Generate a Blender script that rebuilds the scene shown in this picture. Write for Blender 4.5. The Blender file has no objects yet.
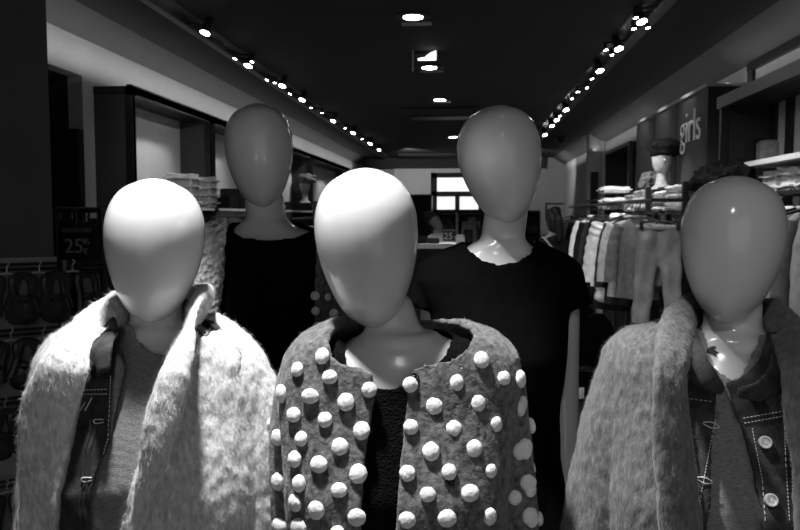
import bpy, bmesh, math, random
import numpy as np
from mathutils import Vector, Matrix, noise
from mathutils.bvhtree import BVHTree
random.seed(7); rng = np.random.default_rng(7)
PI = math.pi
SC = bpy.context.scene
COL = SC.collection

# ------------------------------------------------------------------ camera
F = 750.0; H = 1.62
TH = math.atan(50 / F); PS = math.atan(70 * math.cos(TH) / F)
fwd = Vector((-math.sin(PS) * math.cos(TH), math.cos(PS) * math.cos(TH), -math.sin(TH)))
rgt = Vector((math.cos(PS), math.sin(PS), 0)); upv = rgt.cross(fwd)
CAM = Vector((0, 0, H))
def ray(px, py):
    return fwd + rgt * ((px - 400) / F) + upv * ((265 - py) / F)
def P(px, py, Y):
    d = ray(px, py)
    return CAM + d * (Y / d.y)
def PX(px, py, X):
    d = ray(px, py)
    return CAM + d * (X / d.x)
cd = bpy.data.cameras.new('camera'); cam = bpy.data.objects.new('camera', cd); COL.objects.link(cam)
cam.location = CAM
cam.rotation_euler = (PI / 2 - TH, 0, PS)
cd.sensor_width = 36; cd.lens = 36 * F / 800; cd.clip_start = 0.05
cd.dof.use_dof = True; cd.dof.focus_distance = 1.08; cd.dof.aperture_fstop = 14.0
SC.camera = cam

# ------------------------------------------------------------------ materials
def mat(name, g, rough=.6, spec=.5, noise_amt=0.0, nscale=20, stretch=(1, 1, 1), bump=0.0, bscale=None, metal=0, coat=0, emit=None, sheen=0, vor=False, detail=6):
    m = bpy.data.materials.new(name); m.use_nodes = True
    nt = m.node_tree; b = nt.nodes['Principled BSDF']
    b.inputs['Base Color'].default_value = (g, g, g, 1)
    b.inputs['Roughness'].default_value = rough
    b.inputs['Specular IOR Level'].default_value = spec
    b.inputs['Metallic'].default_value = metal
    b.inputs['Coat Weight'].default_value = coat
    b.inputs['Coat Roughness'].default_value = .04
    b.inputs['Sheen Weight'].default_value = sheen
    tc = nt.nodes.new('ShaderNodeTexCoord'); mp = nt.nodes.new('ShaderNodeMapping')
    mp.inputs['Scale'].default_value = stretch
    nt.links.new(tc.outputs['Object'], mp.inputs['Vector'])
    nz = nt.nodes.new('ShaderNodeTexNoise'); nz.inputs['Scale'].default_value = nscale
    nz.inputs['Detail'].default_value = detail; nz.inputs['Roughness'].default_value = .65
    nt.links.new(mp.outputs['Vector'], nz.inputs['Vector'])
    if noise_amt == 0: noise_amt = .06
    mr = nt.nodes.new('ShaderNodeMapRange')
    mr.inputs['From Min'].default_value = .3; mr.inputs['From Max'].default_value = .7
    mr.inputs['To Min'].default_value = g * (1 - noise_amt); mr.inputs['To Max'].default_value = min(1, g * (1 + noise_amt))
    nt.links.new(nz.outputs['Fac'], mr.inputs['Value'])
    nt.links.new(mr.outputs['Result'], b.inputs['Base Color'])
    if bump:
        if vor:
            t2 = nt.nodes.new('ShaderNodeTexVoronoi'); t2.inputs['Scale'].default_value = bscale; out = t2.outputs['Distance']
        else:
            t2 = nt.nodes.new('ShaderNodeTexNoise'); t2.inputs['Scale'].default_value = bscale or nscale; t2.inputs['Detail'].default_value = 5; out = t2.outputs['Fac']
        nt.links.new(mp.outputs['Vector'], t2.inputs['Vector'])
        bp = nt.nodes.new('ShaderNodeBump'); bp.inputs['Strength'].default_value = bump; bp.inputs['Distance'].default_value = .004
        nt.links.new(out, bp.inputs['Height']); nt.links.new(bp.outputs['Normal'], b.inputs['Normal'])
    if emit:
        b.inputs['Emission Color'].default_value = (1, 1, 1, 1); b.inputs['Emission Strength'].default_value = emit
    return m
M = dict(
    plastic=mat('glossy_white_plastic', .62, .15, .38, .03, 8, coat=.22),
    plastic_dim=mat('glossy_grey_plastic', .42, .16, .5, .03, 8, coat=.35),
    mohair=mat('light_mohair', .52, .95, .1, .38, 110, (1.5, 1.5, .55), .5, 160, sheen=.2),
    mohair_grey=mat('grey_mohair', .125, .95, .1, .42, 110, (1.5, 1.5, .55), .5, 160, sheen=.2),
    felt=mat('dark_grey_felt', .11, .95, .1, .75, 95, (1, 1, 1), .5, 160, sheen=.15),
    felt_fibre=mat('felt_fibre', .27, .95, .1, .5, 95),
    pom=mat('white_wool_pompom', .7, .95, .1, .08, 200, bump=.25, bscale=260),
    denim=mat('dark_denim', .030, .8, .25, .8, 40, bump=.4, bscale=600),
    stitch=mat('pale_stitching', .6, .8), 
    tee=mat('grey_marl_jersey', .18, .9, .1, .4, 260, (.6, .6, 2), .3, 500),
    black_knit=mat('black_knit', .004, .95, .04, .3, 60, bump=.5, bscale=260, vor=True),
    black_jersey=mat('black_jersey', .003, 1, .03, .2, 60),
    sheep=mat('sheepskin', .85, .95, .1, .2, 40, bump=1.0, bscale=75, vor=True),
    stud=mat('polished_stud', .55, .25, .6, .2, 60, metal=.2), metal=mat('brushed_metal', .6, .38, .5, .1, 60, metal=.6),
    steel_dark=mat('black_metal', .012, .4, .5, .2, 30),
    ceil=mat('dark_ceiling_paint', .03, .85, .2, .08, 3),
    soffit=mat('grey_soffit_paint', .12, .85, .2, .06, 4),
    wall=mat('pale_wall_paint', .55, .85, .2, .05, 3),
    wall_dim=mat('grey_wall_paint', .32, .85, .2, .05, 3),
    pillar=mat('dark_pillar_paint', .10, .8, .2, .08, 3),
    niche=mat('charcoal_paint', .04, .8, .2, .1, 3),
    panel=mat('charcoal_board', .06, .6, .3, .12, 5),
    board=mat('black_board', .022, .55, .3, .15, 8),
    white_shelf=mat('white_laminate', .7, .5, .4),
    lamp_on=mat('lamp_glow', .9, .5, emit=45),
    lamp_soft=mat('lit_reflector', .9, .5, emit=2.2),
    window_lit=mat('daylit_frosted_glass', .9, .5, emit=.85),
    glass=mat('ribbed_trim_glass', .5, .1, .6, .4, 60),
    c_black=mat('black_cloth', .012, .9, .1, .3, 20, bump=.4, bscale=40),
    c_dark=mat('dark_grey_cloth', .03, .9, .1, .4, 25, bump=.4, bscale=40),
    c_mid=mat('mid_grey_cloth', .14, .85, .15, .3, 25, bump=.4, bscale=40),
    c_light=mat('light_grey_cloth', .42, .9, .1, .25, 25, bump=.4, bscale=40),
    c_white=mat('white_cloth', .8, .9, .1, .12, 25, bump=.3, bscale=40),
    puffer=mat('shiny_puffer_nylon', .5, .35, .5, .35, 15),
    satin=mat('satin_cloth', .22, .45, .4, .25, 12),
    fur=mat('black_curly_fur', .008, .95, .05, .5, 50, bump=1, bscale=60),
    skin=mat('skin', .25, .6, .3), hair=mat('dark_hair', .015, .5, .4, .4, 60),
    leather=mat('black_leather', .012, .35, .5, .3, 20),
    suede=mat('dark_suede', .035, .8, .2, .3, 20),
    sock=mat('insole_fabric', .16, .8, .2, .3, 20),
    card=mat('black_card', .015, .6, .3), ink=mat('grey_print', .45, .8),
    clear=mat('clear_plastic', .35, .15, .6, .2, 20),
    letter=mat('pale_sign_letter', .62, .45, .4),
)
# tiled floor
def floor_mat():
    m = bpy.data.materials.new('grey_floor_tiles'); m.use_nodes = True; nt = m.node_tree; b = nt.nodes['Principled BSDF']
    tc = nt.nodes.new('ShaderNodeTexCoord'); br = nt.nodes.new('ShaderNodeTexBrick')
    br.offset = 0; br.inputs['Scale'].default_value = 1
    br.inputs['Brick Width'].default_value = .6; br.inputs['Row Height'].default_value = .6; br.inputs['Mortar Size'].default_value = .008
    br.inputs['Color1'].default_value = (.30, .30, .30, 1); br.inputs['Color2'].default_value = (.26, .26, .26, 1); br.inputs['Mortar'].default_value = (.08, .08, .08, 1)
    nt.links.new(tc.outputs['Object'], br.inputs['Vector']); nt.links.new(br.outputs['Color'], b.inputs['Base Color'])
    b.inputs['Roughness'].default_value = .35
    return m
M['floor'] = floor_mat()
for n_ in M['sheep'].node_tree.nodes:
    if n_.type == 'BUMP': n_.inputs['Distance'].default_value = .014

# ------------------------------------------------------------------ mesh helpers
class MB:
    def __init__(s): s.v = []; s.f = []
    def add(s, vs, fs):
        n = len(s.v); s.v += [tuple(v) for v in vs]; s.f += [tuple(i + n for i in f) for f in fs]; return s
    def box(s, c, d, rz=0, bev=0):
        hx, hy, hz = d[0] / 2, d[1] / 2, d[2] / 2
        ca, sa = math.cos(rz), math.sin(rz)
        if bev:
            bm = bmesh.new(); bmesh.ops.create_cube(bm, size=1)
            for v in bm.verts: v.co = Vector((v.co.x * d[0], v.co.y * d[1], v.co.z * d[2]))
            bmesh.ops.bevel(bm, geom=bm.edges[:], offset=bev, segments=2, affect='EDGES')
            vs = [(c[0] + v.co.x * ca - v.co.y * sa, c[1] + v.co.x * sa + v.co.y * ca, c[2] + v.co.z) for v in bm.verts]
            fs = [[v.index for v in f.verts] for f in bm.faces]; bm.free()
            return s.add(vs, fs)
        vs = []
        for z in (-hz, hz):
            for x, y in ((-hx, -hy), (hx, -hy), (hx, hy), (-hx, hy)):
                vs.append((c[0] + x * ca - y * sa, c[1] + x * sa + y * ca, c[2] + z))
        return s.add(vs, [(3, 2, 1, 0), (4, 5, 6, 7), (0, 1, 5, 4), (1, 2, 6, 5), (2, 3, 7, 6), (3, 0, 4, 7)])
    def span(s, a, b):
        c = [(a[i] + b[i]) / 2 for i in range(3)]; d = [abs(a[i] - b[i]) for i in range(3)]
        return s.box(c, d)
    def loft(s, rings, caps=True, closed=True):
        n = len(rings[0]); vs = [p for r in rings for p in r]; fs = []
        for i in range(len(rings) - 1):
            for j in range(n if closed else n - 1):
                k = (j + 1) % n
                fs.append((i * n + j, i * n + k, (i + 1) * n + k, (i + 1) * n + j))
        if caps:
            fs.append(tuple(range(n - 1, -1, -1))); fs.append(tuple((len(rings) - 1) * n + j for j in range(n)))
        return s.add(vs, fs)
    def tube(s, pts, r, n=12, caps=True, flat=1.0, up=Vector((0, 0, 1))):
        pts = [Vector(p) for p in pts]; m = len(pts)
        rs = r if isinstance(r, (list, tuple)) else [r] * m
        rings = []; prev = None
        for i, p in enumerate(pts):
            t = (pts[min(i + 1, m - 1)] - pts[max(i - 1, 0)]).normalized()
            if prev is None:
                a = t.cross(up)
                if a.length < .05: a = t.cross(Vector((1, 0, 0)))
                a.normalize()
            else:
                a = (prev - t * prev.dot(t)).normalized()
            b = a.cross(t).normalized(); prev = a
            rings.append([p + a * math.cos(2 * PI * j / n) * rs[i] + b * math.sin(2 * PI * j / n) * rs[i] * flat for j in range(n)])
        return s.loft(rings, caps)
    def lathe(s, c, prof, n=24, axis='z', sx=1, sy=1):
        rings = []
        for r, z in prof:
            ring = []
            for j in range(n):
                x, y = r * math.cos(2 * PI * j / n) * sx, r * math.sin(2 * PI * j / n) * sy
                if axis == 'z': q = (c[0] + x, c[1] + y, c[2] + z)
                elif axis == 'y': q = (c[0] + x, c[1] - z, c[2] + y)
                else: q = (c[0] + z, c[1] + x, c[2] + y)
                ring.append(q)
            rings.append(ring)
        return s.loft(rings)
    def ball(s, c, r, sc=(1, 1, 1), lump=0, seed=0, sub=3, freq=1.0):
        bm = bmesh.new(); bmesh.ops.create_icosphere(bm, subdivisions=sub, radius=1)
        vs = []
        for v in bm.verts:
            k = 1 + (lump * noise.noise(v.co * 2.2 * freq + Vector((seed * 7.3, seed * 1.7, 0))) if lump else 0)
            vs.append((c[0] + v.co.x * r * sc[0] * k, c[1] + v.co.y * r * sc[1] * k, c[2] + v.co.z * r * sc[2] * k))
        fs = [[v.index for v in f.verts] for f in bm.faces]; bm.free()
        return s.add(vs, fs)
    def mesh(s, name='m'):
        me = bpy.data.meshes.new(name); me.from_pydata(s.v, [], s.f); me.update()
        bm = bmesh.new(); bm.from_mesh(me); bmesh.ops.recalc_face_normals(bm, faces=bm.faces); bm.to_mesh(me); bm.free()
        return me
    def build(s, name, m, parent=None, smooth=True, **kw):
        return link(name, s.mesh(name), m, parent, smooth, **kw)

def link(name, me, m, parent=None, smooth=True, label=None, cat=None, group=None, kind=None, origin=None):
    """mesh is authored in world coordinates; shifted into the parent's frame or to its own base point"""
    root = parent
    off = Vector((0, 0, 0)); q = parent
    while q is not None: off += Vector(q.location); q = q.parent
    o = bpy.data.objects.new(name, me); COL.objects.link(o)
    if parent is None and kind != 'structure' and origin is None:
        cs = np.empty(len(me.vertices) * 3); me.vertices.foreach_get('co', cs); cs = cs.reshape(-1, 3)
        mid = (cs.min(0) + cs.max(0)) / 2; off = Vector((mid[0], mid[1], cs[:, 2].min()))
        o.location = off
    elif origin is not None:
        off = Vector(origin); o.location = off
    me.transform(Matrix.Translation(-off))
    if parent is not None: o.parent = parent
    for mm in (m if isinstance(m, list) else [m]): me.materials.append(M[mm] if isinstance(mm, str) else mm)
    if smooth:
        me.polygons.foreach_set('use_smooth', [True] * len(me.polygons))
        try: me.set_sharp_from_angle(angle=math.radians(38))
        except Exception: pass
    tag(o, label, cat, group, kind)
    return o
def tag(o, label=None, cat=None, group=None, kind=None):
    if label: o['label'] = label
    if cat: o['category'] = cat
    if group: o['group'] = group
    if kind: o['kind'] = kind
    return o
def thing(name, loc, label, cat, group=None):
    o = bpy.data.objects.new(name, None); COL.objects.link(o); o.location = loc; o.empty_display_size = .05
    return tag(o, label, cat, group)
def struct(name, mb, m, smooth=False):
    return mb.build(name, m, None, smooth, kind='structure')
def copy_tree(o, parent=None):
    c = o.copy(); COL.objects.link(c); c.parent = parent
    for ch in list(o.children): copy_tree(ch, c)
    return c
def evaluate(me, mods):
    o = bpy.data.objects.new('tmp', me); COL.objects.link(o)
    for t, kw in mods:
        md = o.modifiers.new(t, t)
        for k, v in kw.items(): setattr(md, k, v)
    dg = bpy.context.evaluated_depsgraph_get(); dg.update()
    out = bpy.data.meshes.new_from_object(o.evaluated_get(dg), depsgraph=dg)
    bpy.data.objects.remove(o)
    return out
def voxel(me, size, smooth=4, extra=()):
    return evaluate(me, list(extra) + [('REMESH', dict(mode='VOXEL', voxel_size=size, use_smooth_shade=True)), ('SMOOTH', dict(factor=.6, iterations=smooth))])
def get_np(me):
    v = np.empty(len(me.vertices) * 3); me.vertices.foreach_get('co', v); v = v.reshape(-1, 3)
    me.calc_loop_triangles(); t = np.empty(len(me.loop_triangles) * 3, dtype=np.int32); me.loop_triangles.foreach_get('vertices', t)
    return v, t.reshape(-1, 3)
def displace(me, amp, freq, sz=1.0, seed=0):
    me.update(); n = np.empty(len(me.vertices) * 3); me.vertex_normals.foreach_get('vector', n); n = n.reshape(-1, 3)
    v, _ = get_np(me)
    for a, f in zip(amp, freq):
        d = np.array([noise.noise(Vector((p[0] * f + seed, p[1] * f, p[2] * f * sz))) for p in v])
        v = v + n * (d * a)[:, None]
    me.vertices.foreach_set('co', v.ravel()); me.update()
def join(meshes):
    mb = MB()
    for me in meshes:
        mb.add([v.co for v in me.vertices], [tuple(p.vertices) for p in me.polygons])
    return mb
def add_fibres(me, n, length, width, down=1.0, lift=.35, mat_index=1, ymax=None, ang=None):
    """short woollen hairs standing on the surface, part of the same mesh"""
    v, t = get_np(me)
    a, b, c = v[t[:, 0]], v[t[:, 1]], v[t[:, 2]]
    nr = np.cross(b - a, c - a); ar = np.linalg.norm(nr, axis=1) + 1e-12; nn = nr / ar[:, None]
    w = ar.copy()
    w[nn[:, 1] > .45] *= .12
    if ymax is not None: w[a[:, 1] > ymax] *= .1
    w[a[:, 2] < H - .62] = 0
    idx = rng.choice(len(t), n, p=w / w.sum())
    r1, r2 = np.sqrt(rng.random(n)), rng.random(n)
    p = a[idx] * (1 - r1)[:, None] + b[idx] * (r1 * (1 - r2))[:, None] + c[idx] * (r1 * r2)[:, None]
    N = nn[idx]
    d = rng.normal(0, .55, (n, 3)); d[:, 2] -= down
    d -= N * (d * N).sum(1)[:, None]; d /= np.linalg.norm(d, axis=1)[:, None] + 1e-9
    L = length * rng.uniform(.35, 1.2, n)
    lf = lift * rng.uniform(.2, 1.6, n)
    d1 = d + N * lf[:, None]; d2 = d + N * (lf * .3)[:, None] + rng.normal(0, .35, (n, 3))
    mid = p + d1 * (L * .5)[:, None]; tip = mid + d2 * (L * .5)[:, None]
    side = np.cross(d, N); side /= np.linalg.norm(side, axis=1)[:, None] + 1e-9
    side = side * .8 + N * rng.normal(0, .4, n)[:, None]
    W = (width * rng.uniform(.6, 1.3, n))[:, None]
    nv = np.stack([p - side * W - N * .0008, p + side * W - N * .0008, mid + side * W * .7, mid - side * W * .7, tip], 1).reshape(-1, 3)
    base = len(v); k = np.arange(n) * 5 + base
    out = bpy.data.meshes.new('fz')
    polys = [list(q.vertices) for q in me.polygons]
    nl = sum(len(q) for q in polys)
    allv = np.concatenate([v, nv]); out.vertices.add(len(allv)); out.vertices.foreach_set('co', allv.ravel())
    l0 = np.concatenate([np.array(q) for q in polys]) if polys else np.zeros(0, int)
    ls0 = np.array([len(q) for q in polys])
    lq = np.stack([k, k + 1, k + 2, k + 3, k + 3, k + 2, k + 4], 1).ravel()
    ls = np.concatenate([ls0, np.tile([4, 3], n)])
    loops = np.concatenate([l0, lq]).astype(np.int32)
    out.loops.add(len(loops)); out.loops.foreach_set('vertex_index', loops)
    out.polygons.add(len(ls)); st = np.concatenate([[0], np.cumsum(ls)[:-1]]).astype(np.int32)
    out.polygons.foreach_set('loop_start', st); out.polygons.foreach_set('loop_total', ls.astype(np.int32))
    mi = np.zeros(len(ls), dtype=np.int32); mi[len(polys):] = mat_index
    out.polygons.foreach_set('material_index', mi)
    out.polygons.foreach_set('use_smooth', [True] * len(ls))
    out.update(calc_edges=True); out.validate()
    return out
def smoothpath(pts, k=6):
    pts = [Vector(p) for p in pts]; out = []
    for i in range(len(pts) - 1):
        p0, p1, p2, p3 = pts[max(i - 1, 0)], pts[i], pts[i + 1], pts[min(i + 2, len(pts) - 1)]
        for j in range(k):
            t = j / k
            out.append(.5 * ((2 * p1) + (p2 - p0) * t + (2 * p0 - 5 * p1 + 4 * p2 - p3) * t * t + (3 * p1 - p0 - 3 * p2 + p3) * t ** 3))
    out.append(pts[-1]); return out
def text_mesh(txt, size, depth=.003, bold=0):
    cu = bpy.data.curves.new('t', 'FONT'); cu.body = txt; cu.size = size; cu.extrude = depth; cu.offset = bold; cu.align_x = 'LEFT'
    o = bpy.data.objects.new('t', cu); COL.objects.link(o)
    dg = bpy.context.evaluated_depsgraph_get(); dg.update()
    me = bpy.data.meshes.new_from_object(o.evaluated_get(dg), depsgraph=dg); bpy.data.objects.remove(o)
    return me

# ------------------------------------------------------------------ mannequin bodies
TAB = [  # dz, half width, half depth, centre y
    (.03, .046, .050, .000), (.012, .054, .052, .002), (0, .070, .056, .004), (-.010, .098, .060, .006), (-.022, .130, .066, .006),
    (-.040, .154, .073, .004), (-.065, .162, .080, .002), (-.10, .160, .088, 0), (-.15, .150, .098, -.008), (-.21, .144, .110, -.016),
    (-.27, .138, .108, -.016), (-.34, .128, .096, -.008), (-.42, .122, .088, 0), (-.52, .136, .095, 0), (-.62, .160, .106, 0), (-.74, .166, .108, 0)]
def tab(dz):
    zs = [t[0] for t in TAB][::-1]
    return [float(np.interp(dz, zs, [t[k] for t in TAB][::-1])) for k in (1, 2, 3)]
class Body:
    def __init__(s, px, Y, z0, sc=1.0, yaw=0, slope=0, slim=1):
        s.slope = slope; s.slim = slim; s.e = 2.25
        s.c = P(px, 300, Y); s.Y = Y; s.z0 = z0; s.sc = sc; s.yaw = yaw
    def w(s, x, y, dz):
        ca, sa = math.cos(s.yaw), math.sin(s.yaw)
        return Vector((s.c.x + (x * ca - y * sa) * s.sc, s.Y + (x * sa + y * ca) * s.sc, s.z0 + dz * s.sc))
    def ring(s, dz, off=0, n=72, flare=0):
        e = s.e if off > .015 else 2.25
        a, b, yc = tab(dz)
        lift = off * max(0, min(1, (dz + .10) / .08))
        a *= 1 + (s.slim - 1) * max(0, min(1, (-dz - .07) / .06))
        a += off + flare; b += off + flare * .7
        out = []
        for j in range(n):
            t = 2 * PI * j / n; c, q = math.cos(t), math.sin(t)
            x = a * math.copysign(abs(c) ** (2 / e), c); y = b * math.copysign(abs(q) ** (2 / e), q) + yc
            out.append(s.w(x, y, dz + lift - s.slope * min(1, abs(x) / .18) ** 1.5))
        return out
    def shell(s, top, bot, off, n=96, flare=lambda z: 0, step=.008):
        k = int((top - bot) / step); mb = MB()
        mb.loft([s.ring(top - (top - bot) * i / k, off, n, flare(top - (top - bot) * i / k)) for i in range(k + 1)], caps=False)
        return mb.mesh()
    def cutter(s, poly, Yf, back):
        """prism cutting the front of a garment; outline given at the front surface"""
        pts = [P(x, y, Yf) for x, y in poly]
        mb = MB(); mb.loft([[Vector((p.x, s.Y - .4, p.z)) for p in pts], [Vector((p.x, back, p.z)) for p in pts]])
        o = bpy.data.objects.new('cut', mb.mesh()); COL.objects.link(o); return o
    def garment(s, top, bot, off, thick, polys, Yf, vox=.0035, sm=4, flare=lambda z: 0, extra=[], back=None):
        me = s.shell(top, bot, off, flare=flare); back = s.Y + .02 if back is None else back
        cuts = [s.cutter(p, Yf, back) for p in polys]
        mods = [('SOLIDIFY', dict(thickness=thick, offset=-1))]
        mods += [('BOOLEAN', dict(operation='DIFFERENCE', object=c, solver='EXACT')) for c in cuts]
        me = evaluate(me, mods)
        for c in cuts: bpy.data.objects.remove(c)
        if extra: me = join([me] + [e.mesh() for e in extra]).mesh()
        return voxel(me, vox, sm)
    def sleeve(s, side, pts, rs, flat=1.0, n=20):
        mb = MB(); pp = smoothpath([s.w(side * x, y, z) for x, y, z in pts], 5)
        rr = np.interp(np.linspace(0, len(rs) - 1, len(pp)), range(len(rs)), rs)
        mb.tube(pp, [r * s.sc * min(1, ((i + .15) / 3) ** .5) for i, r in enumerate(rr)], n, flat=flat); return mb

def head_mesh(c, w, h, yaw, roll=0, pitch=0):
    prof = [(0, 0), (.006, .20), (.02, .36), (.045, .53), (.09, .71), (.15, .84), (.22, .93), (.30, .985), (.38, 1.0), (.46, .99), (.56, .945), (.66, .865), (.75, .765), (.83, .655), (.90, .52), (.95, .385), (.98, .25), (.995, .12), (1, 0)]
    ts = [p[0] for p in prof]; ws = [p[1] for p in prof]
    K = 64; n = 56; rings = []
    R = Matrix.Rotation(yaw, 3, 'Z') @ Matrix.Rotation(roll, 3, 'Y') @ Matrix.Rotation(pitch, 3, 'X')
    for i in range(K + 1):
        t = .5 - .5 * math.cos(PI * i / K)
        # smooth profile: blend of interpolated samples
        a = float(np.interp(t, ts, ws)); g_ = np.linspace(-1, 1, 9) * min(.045, t, 1 - t)
        a = .0 * a + float(np.mean(np.interp(t + g_, ts, ws)))
        a = max(a, .004)
        z = (.5 - t) * h
        ex = .85 - .23 / (1 + math.exp(-(t - .55) * 14)); front = .60 * w * (a ** ex) * (1 + .10 * t)
        backd = .66 * w * (a ** .9) * (1 - .68 / (1 + math.exp(-(t - .66) * 9)))
        ring = []
        for j in range(n):
            th = 2 * PI * j / n
            x = a * w / 2 * math.cos(th); y = math.sin(th); y = y * (backd if y > 0 else front)
            ring.append(Vector(c) + R @ Vector((x, y, z)))
        rings.append(ring)
    mb = MB(); mb.loft(rings); return mb

def make_mannequin(name, b, head, label, neck_top, arms=None, plastic='plastic', legs=True, neckr=.040, armr=1.0):
    root = thing('mannequin', (b.c.x, b.Y, 0), label, 'mannequin', None)
    hc, w, h, yaw, roll, pitch = head
    hm = head_mesh(hc, w, h, yaw, roll, pitch).build('head', plastic, root)
    # torso, neck and limbs in one continuous surface
    mb = MB()
    dzs = [.012 - i * .012 for i in range(63)]
    mb.loft([b.ring(z, 0, 64) for z in dzs])
    parts = [mb]
    nk = MB(); top = Vector(neck_top); base = b.w(0, .004, -.02)
    pts = smoothpath([top, top.lerp(base, .5) + Vector((0, .004, 0)), base, b.w(0, .004, -.06)], 6)
    nk.tube(pts, [float(np.interp(i, [0, 8, 14, 18], [neckr, neckr * 1.02, .058, .07])) * b.sc for i in range(len(pts))], 32)
    parts.append(nk)
    for sx in (-1, 1):
        ap = (arms or {}).get(sx, [(.150, .0, -.055), (.172, .01, -.20), (.180, .01, -.34), (.185, -.03, -.48), (.188, -.06, -.60)])
        parts.append(b.sleeve(sx, ap, [r_ * armr for r_ in (.046, .040, .034, .030, .021)]))
        e = Vector(ap[-1]); pm = MB()
        pw = [b.w(sx * e.x, e.y, e.z + .01), b.w(sx * e.x, e.y - .01, e.z - .05), b.w(sx * e.x, e.y - .015, e.z - .09)]
        pm.tube(smoothpath(pw, 3), [.020, .024, .028, .030, .032, .030, .022], 14, flat=.55); parts.append(pm)
        for k in range(4):
            f = MB(); y0 = e.y - .036 + k * .014; L = (.062, .074, .07, .055)[k]
            f.tube([b.w(sx * e.x, y0, e.z - .08), b.w(sx * (e.x + .003), y0 - .004, e.z - .09 - L * .5), b.w(sx * (e.x - .008), y0 - .006, e.z - .09 - L)], [.0085, .0085, .007], 8); parts.append(f)
        f = MB(); f.tube([b.w(sx * e.x, e.y - .03, e.z - .03), b.w(sx * (e.x - .01), e.y - .055, e.z - .065), b.w(sx * (e.x - .012), e.y - .06, e.z - .095)], [.011, .010, .007], 8); parts.append(f)
        lg = MB(); s_ = b.sc; zh = b.z0 - .72 * s_
        lp = [Vector((b.c.x + sx * .082 * s_, b.Y, zh + .02)), Vector((b.c.x + sx * .085 * s_, b.Y - .005, zh * .72)), Vector((b.c.x + sx * .08 * s_, b.Y, zh * .52)), Vector((b.c.x + sx * .08 * s_, b.Y + .01, zh * .36)), Vector((b.c.x + sx * .078 * s_, b.Y + .01, .09))]
        lg.tube(lp, [.084, .070, .050, .050, .034], 18); parts.append(lg)
        ft = MB(); ft.tube([Vector((b.c.x + sx * .078 * s_, b.Y + .03, .055)), Vector((b.c.x + sx * .08 * s_, b.Y - .04, .05)), Vector((b.c.x + sx * .085 * s_, b.Y - .14, .03))], [.034, .036, .02], 14); parts.append(ft)
    me = voxel(join([p.mesh() for p in parts]).mesh(), .006, 5)
    link('body', me, plastic, root)
    bs = MB(); bs.lathe((b.c.x, b.Y, 0), [(0.001, .0), (.17, 0), (.175, .004), (.17, .010), (.02, .012), (.001, .012)], 40); bs.build('base_plate', 'metal', root)
    return root

def raypt(bvh, px, py):
    d = ray(px, py).normalized(); h = bvh.ray_cast(CAM, d)
    return h[0], h[1]
def bvh_of(me): return BVHTree.FromPolygons([v.co[:] for v in me.vertices], [tuple(p.vertices) for p in me.polygons])
def stitch_line(bvh, pts, r, mb, lift=.0015, dash=None):
    out = []
    for i in range(len(pts) - 1):
        for k in range(8):
            t = k / 8; q = (pts[i][0] * (1 - t) + pts[i + 1][0] * t, pts[i][1] * (1 - t) + pts[i + 1][1] * t)
            h, n = raypt(bvh, *q)
            if h: out.append(h + n * lift if n.dot(ray(*q)) < 0 else h - n * lift)
    if dash:
        k = 0
        for i in range(len(out) - 1):
            if (out[i] - out[i + 1]).length > .03: continue
            n = max(1, int((out[i + 1] - out[i]).length / dash))
            for j in range(n):
                a = out[i].lerp(out[i + 1], j / n); b_ = out[i].lerp(out[i + 1], (j + .6) / n); mb.tube([a, b_], r, 5)
    elif len(out) > 1: mb.tube(out, r, 6)
def ribbon(pts, ws, thick, vox=.004, outward=None):
    """thick rolled band along a path: each row is (point, side vector)"""
    mb = MB(); rings = []
    P3 = smoothpath([p for p, sd in pts], 6); S3 = smoothpath([sd for p, sd in pts], 6)
    wr = np.interp(np.linspace(0, len(ws) - 1, len(P3)), range(len(ws)), ws)
    for i, (p, sd) in enumerate(zip(P3, S3)):
        t = (P3[min(i + 1, len(P3) - 1)] - P3[max(i - 1, 0)]).normalized()
        sdn = (sd - t * sd.dot(t)).normalized(); nn = t.cross(sdn).normalized()
        rings.append([p + sdn * wr[i] * math.cos(2 * PI * j / 24) + nn * thick * math.copysign(abs(math.sin(2 * PI * j / 24)) ** .8, math.sin(2 * PI * j / 24)) for j in range(24)])
    mb.loft(rings); return mb

# ================================================================== MANNEQUIN A: front left, pale mohair coat
zz = lambda py, Y: P(400, py, Y).z
A = Body(152, 1.15, 1.435, 1.0, yaw=math.radians(6), slope=.032)
rootA = make_mannequin('A', A, (P(155, 250.5, 1.13), .150, .224, math.radians(10), math.radians(2), math.radians(-3)),
    'faceless white mannequin in pale fuzzy coat over denim jacket, front row left', P(157, 300, 1.15))
Yf = A.Y - .12
teeA = A.garment(.012, -.74, .008, .004, [[(112, 330), (118, 346), (134, 359), (151, 364), (168, 357), (184, 340), (196, 290), (100, 290)]], Yf, .004, 4)
displace(teeA, [.006], [9], .5, 3)
link('tee_shirt', teeA, 'tee', rootA, label='grey marl crew neck tee')
nb = MB()
pts = [A.w(.066 * math.cos(t), -.012 + .062 * math.sin(t), -.003 - .040 * max(0, -math.sin(t))) for t in np.linspace(0, 2 * PI, 49)]
jack = A.garment(.0, -.50, .020, .006, [[(114, 300), (108, 352), (117, 372), (114, 400), (111, 440), (101, 470), (98, 500), (99, 640), (240, 640), (205, 300)]], Yf, .0032, 3)
displace(jack, [.004, .003], [14, 38], .7, 5)
bv = bvh_of(jack)
jo = link('denim_jacket', jack, 'denim', rootA, label='dark denim jacket worn open')
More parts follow.
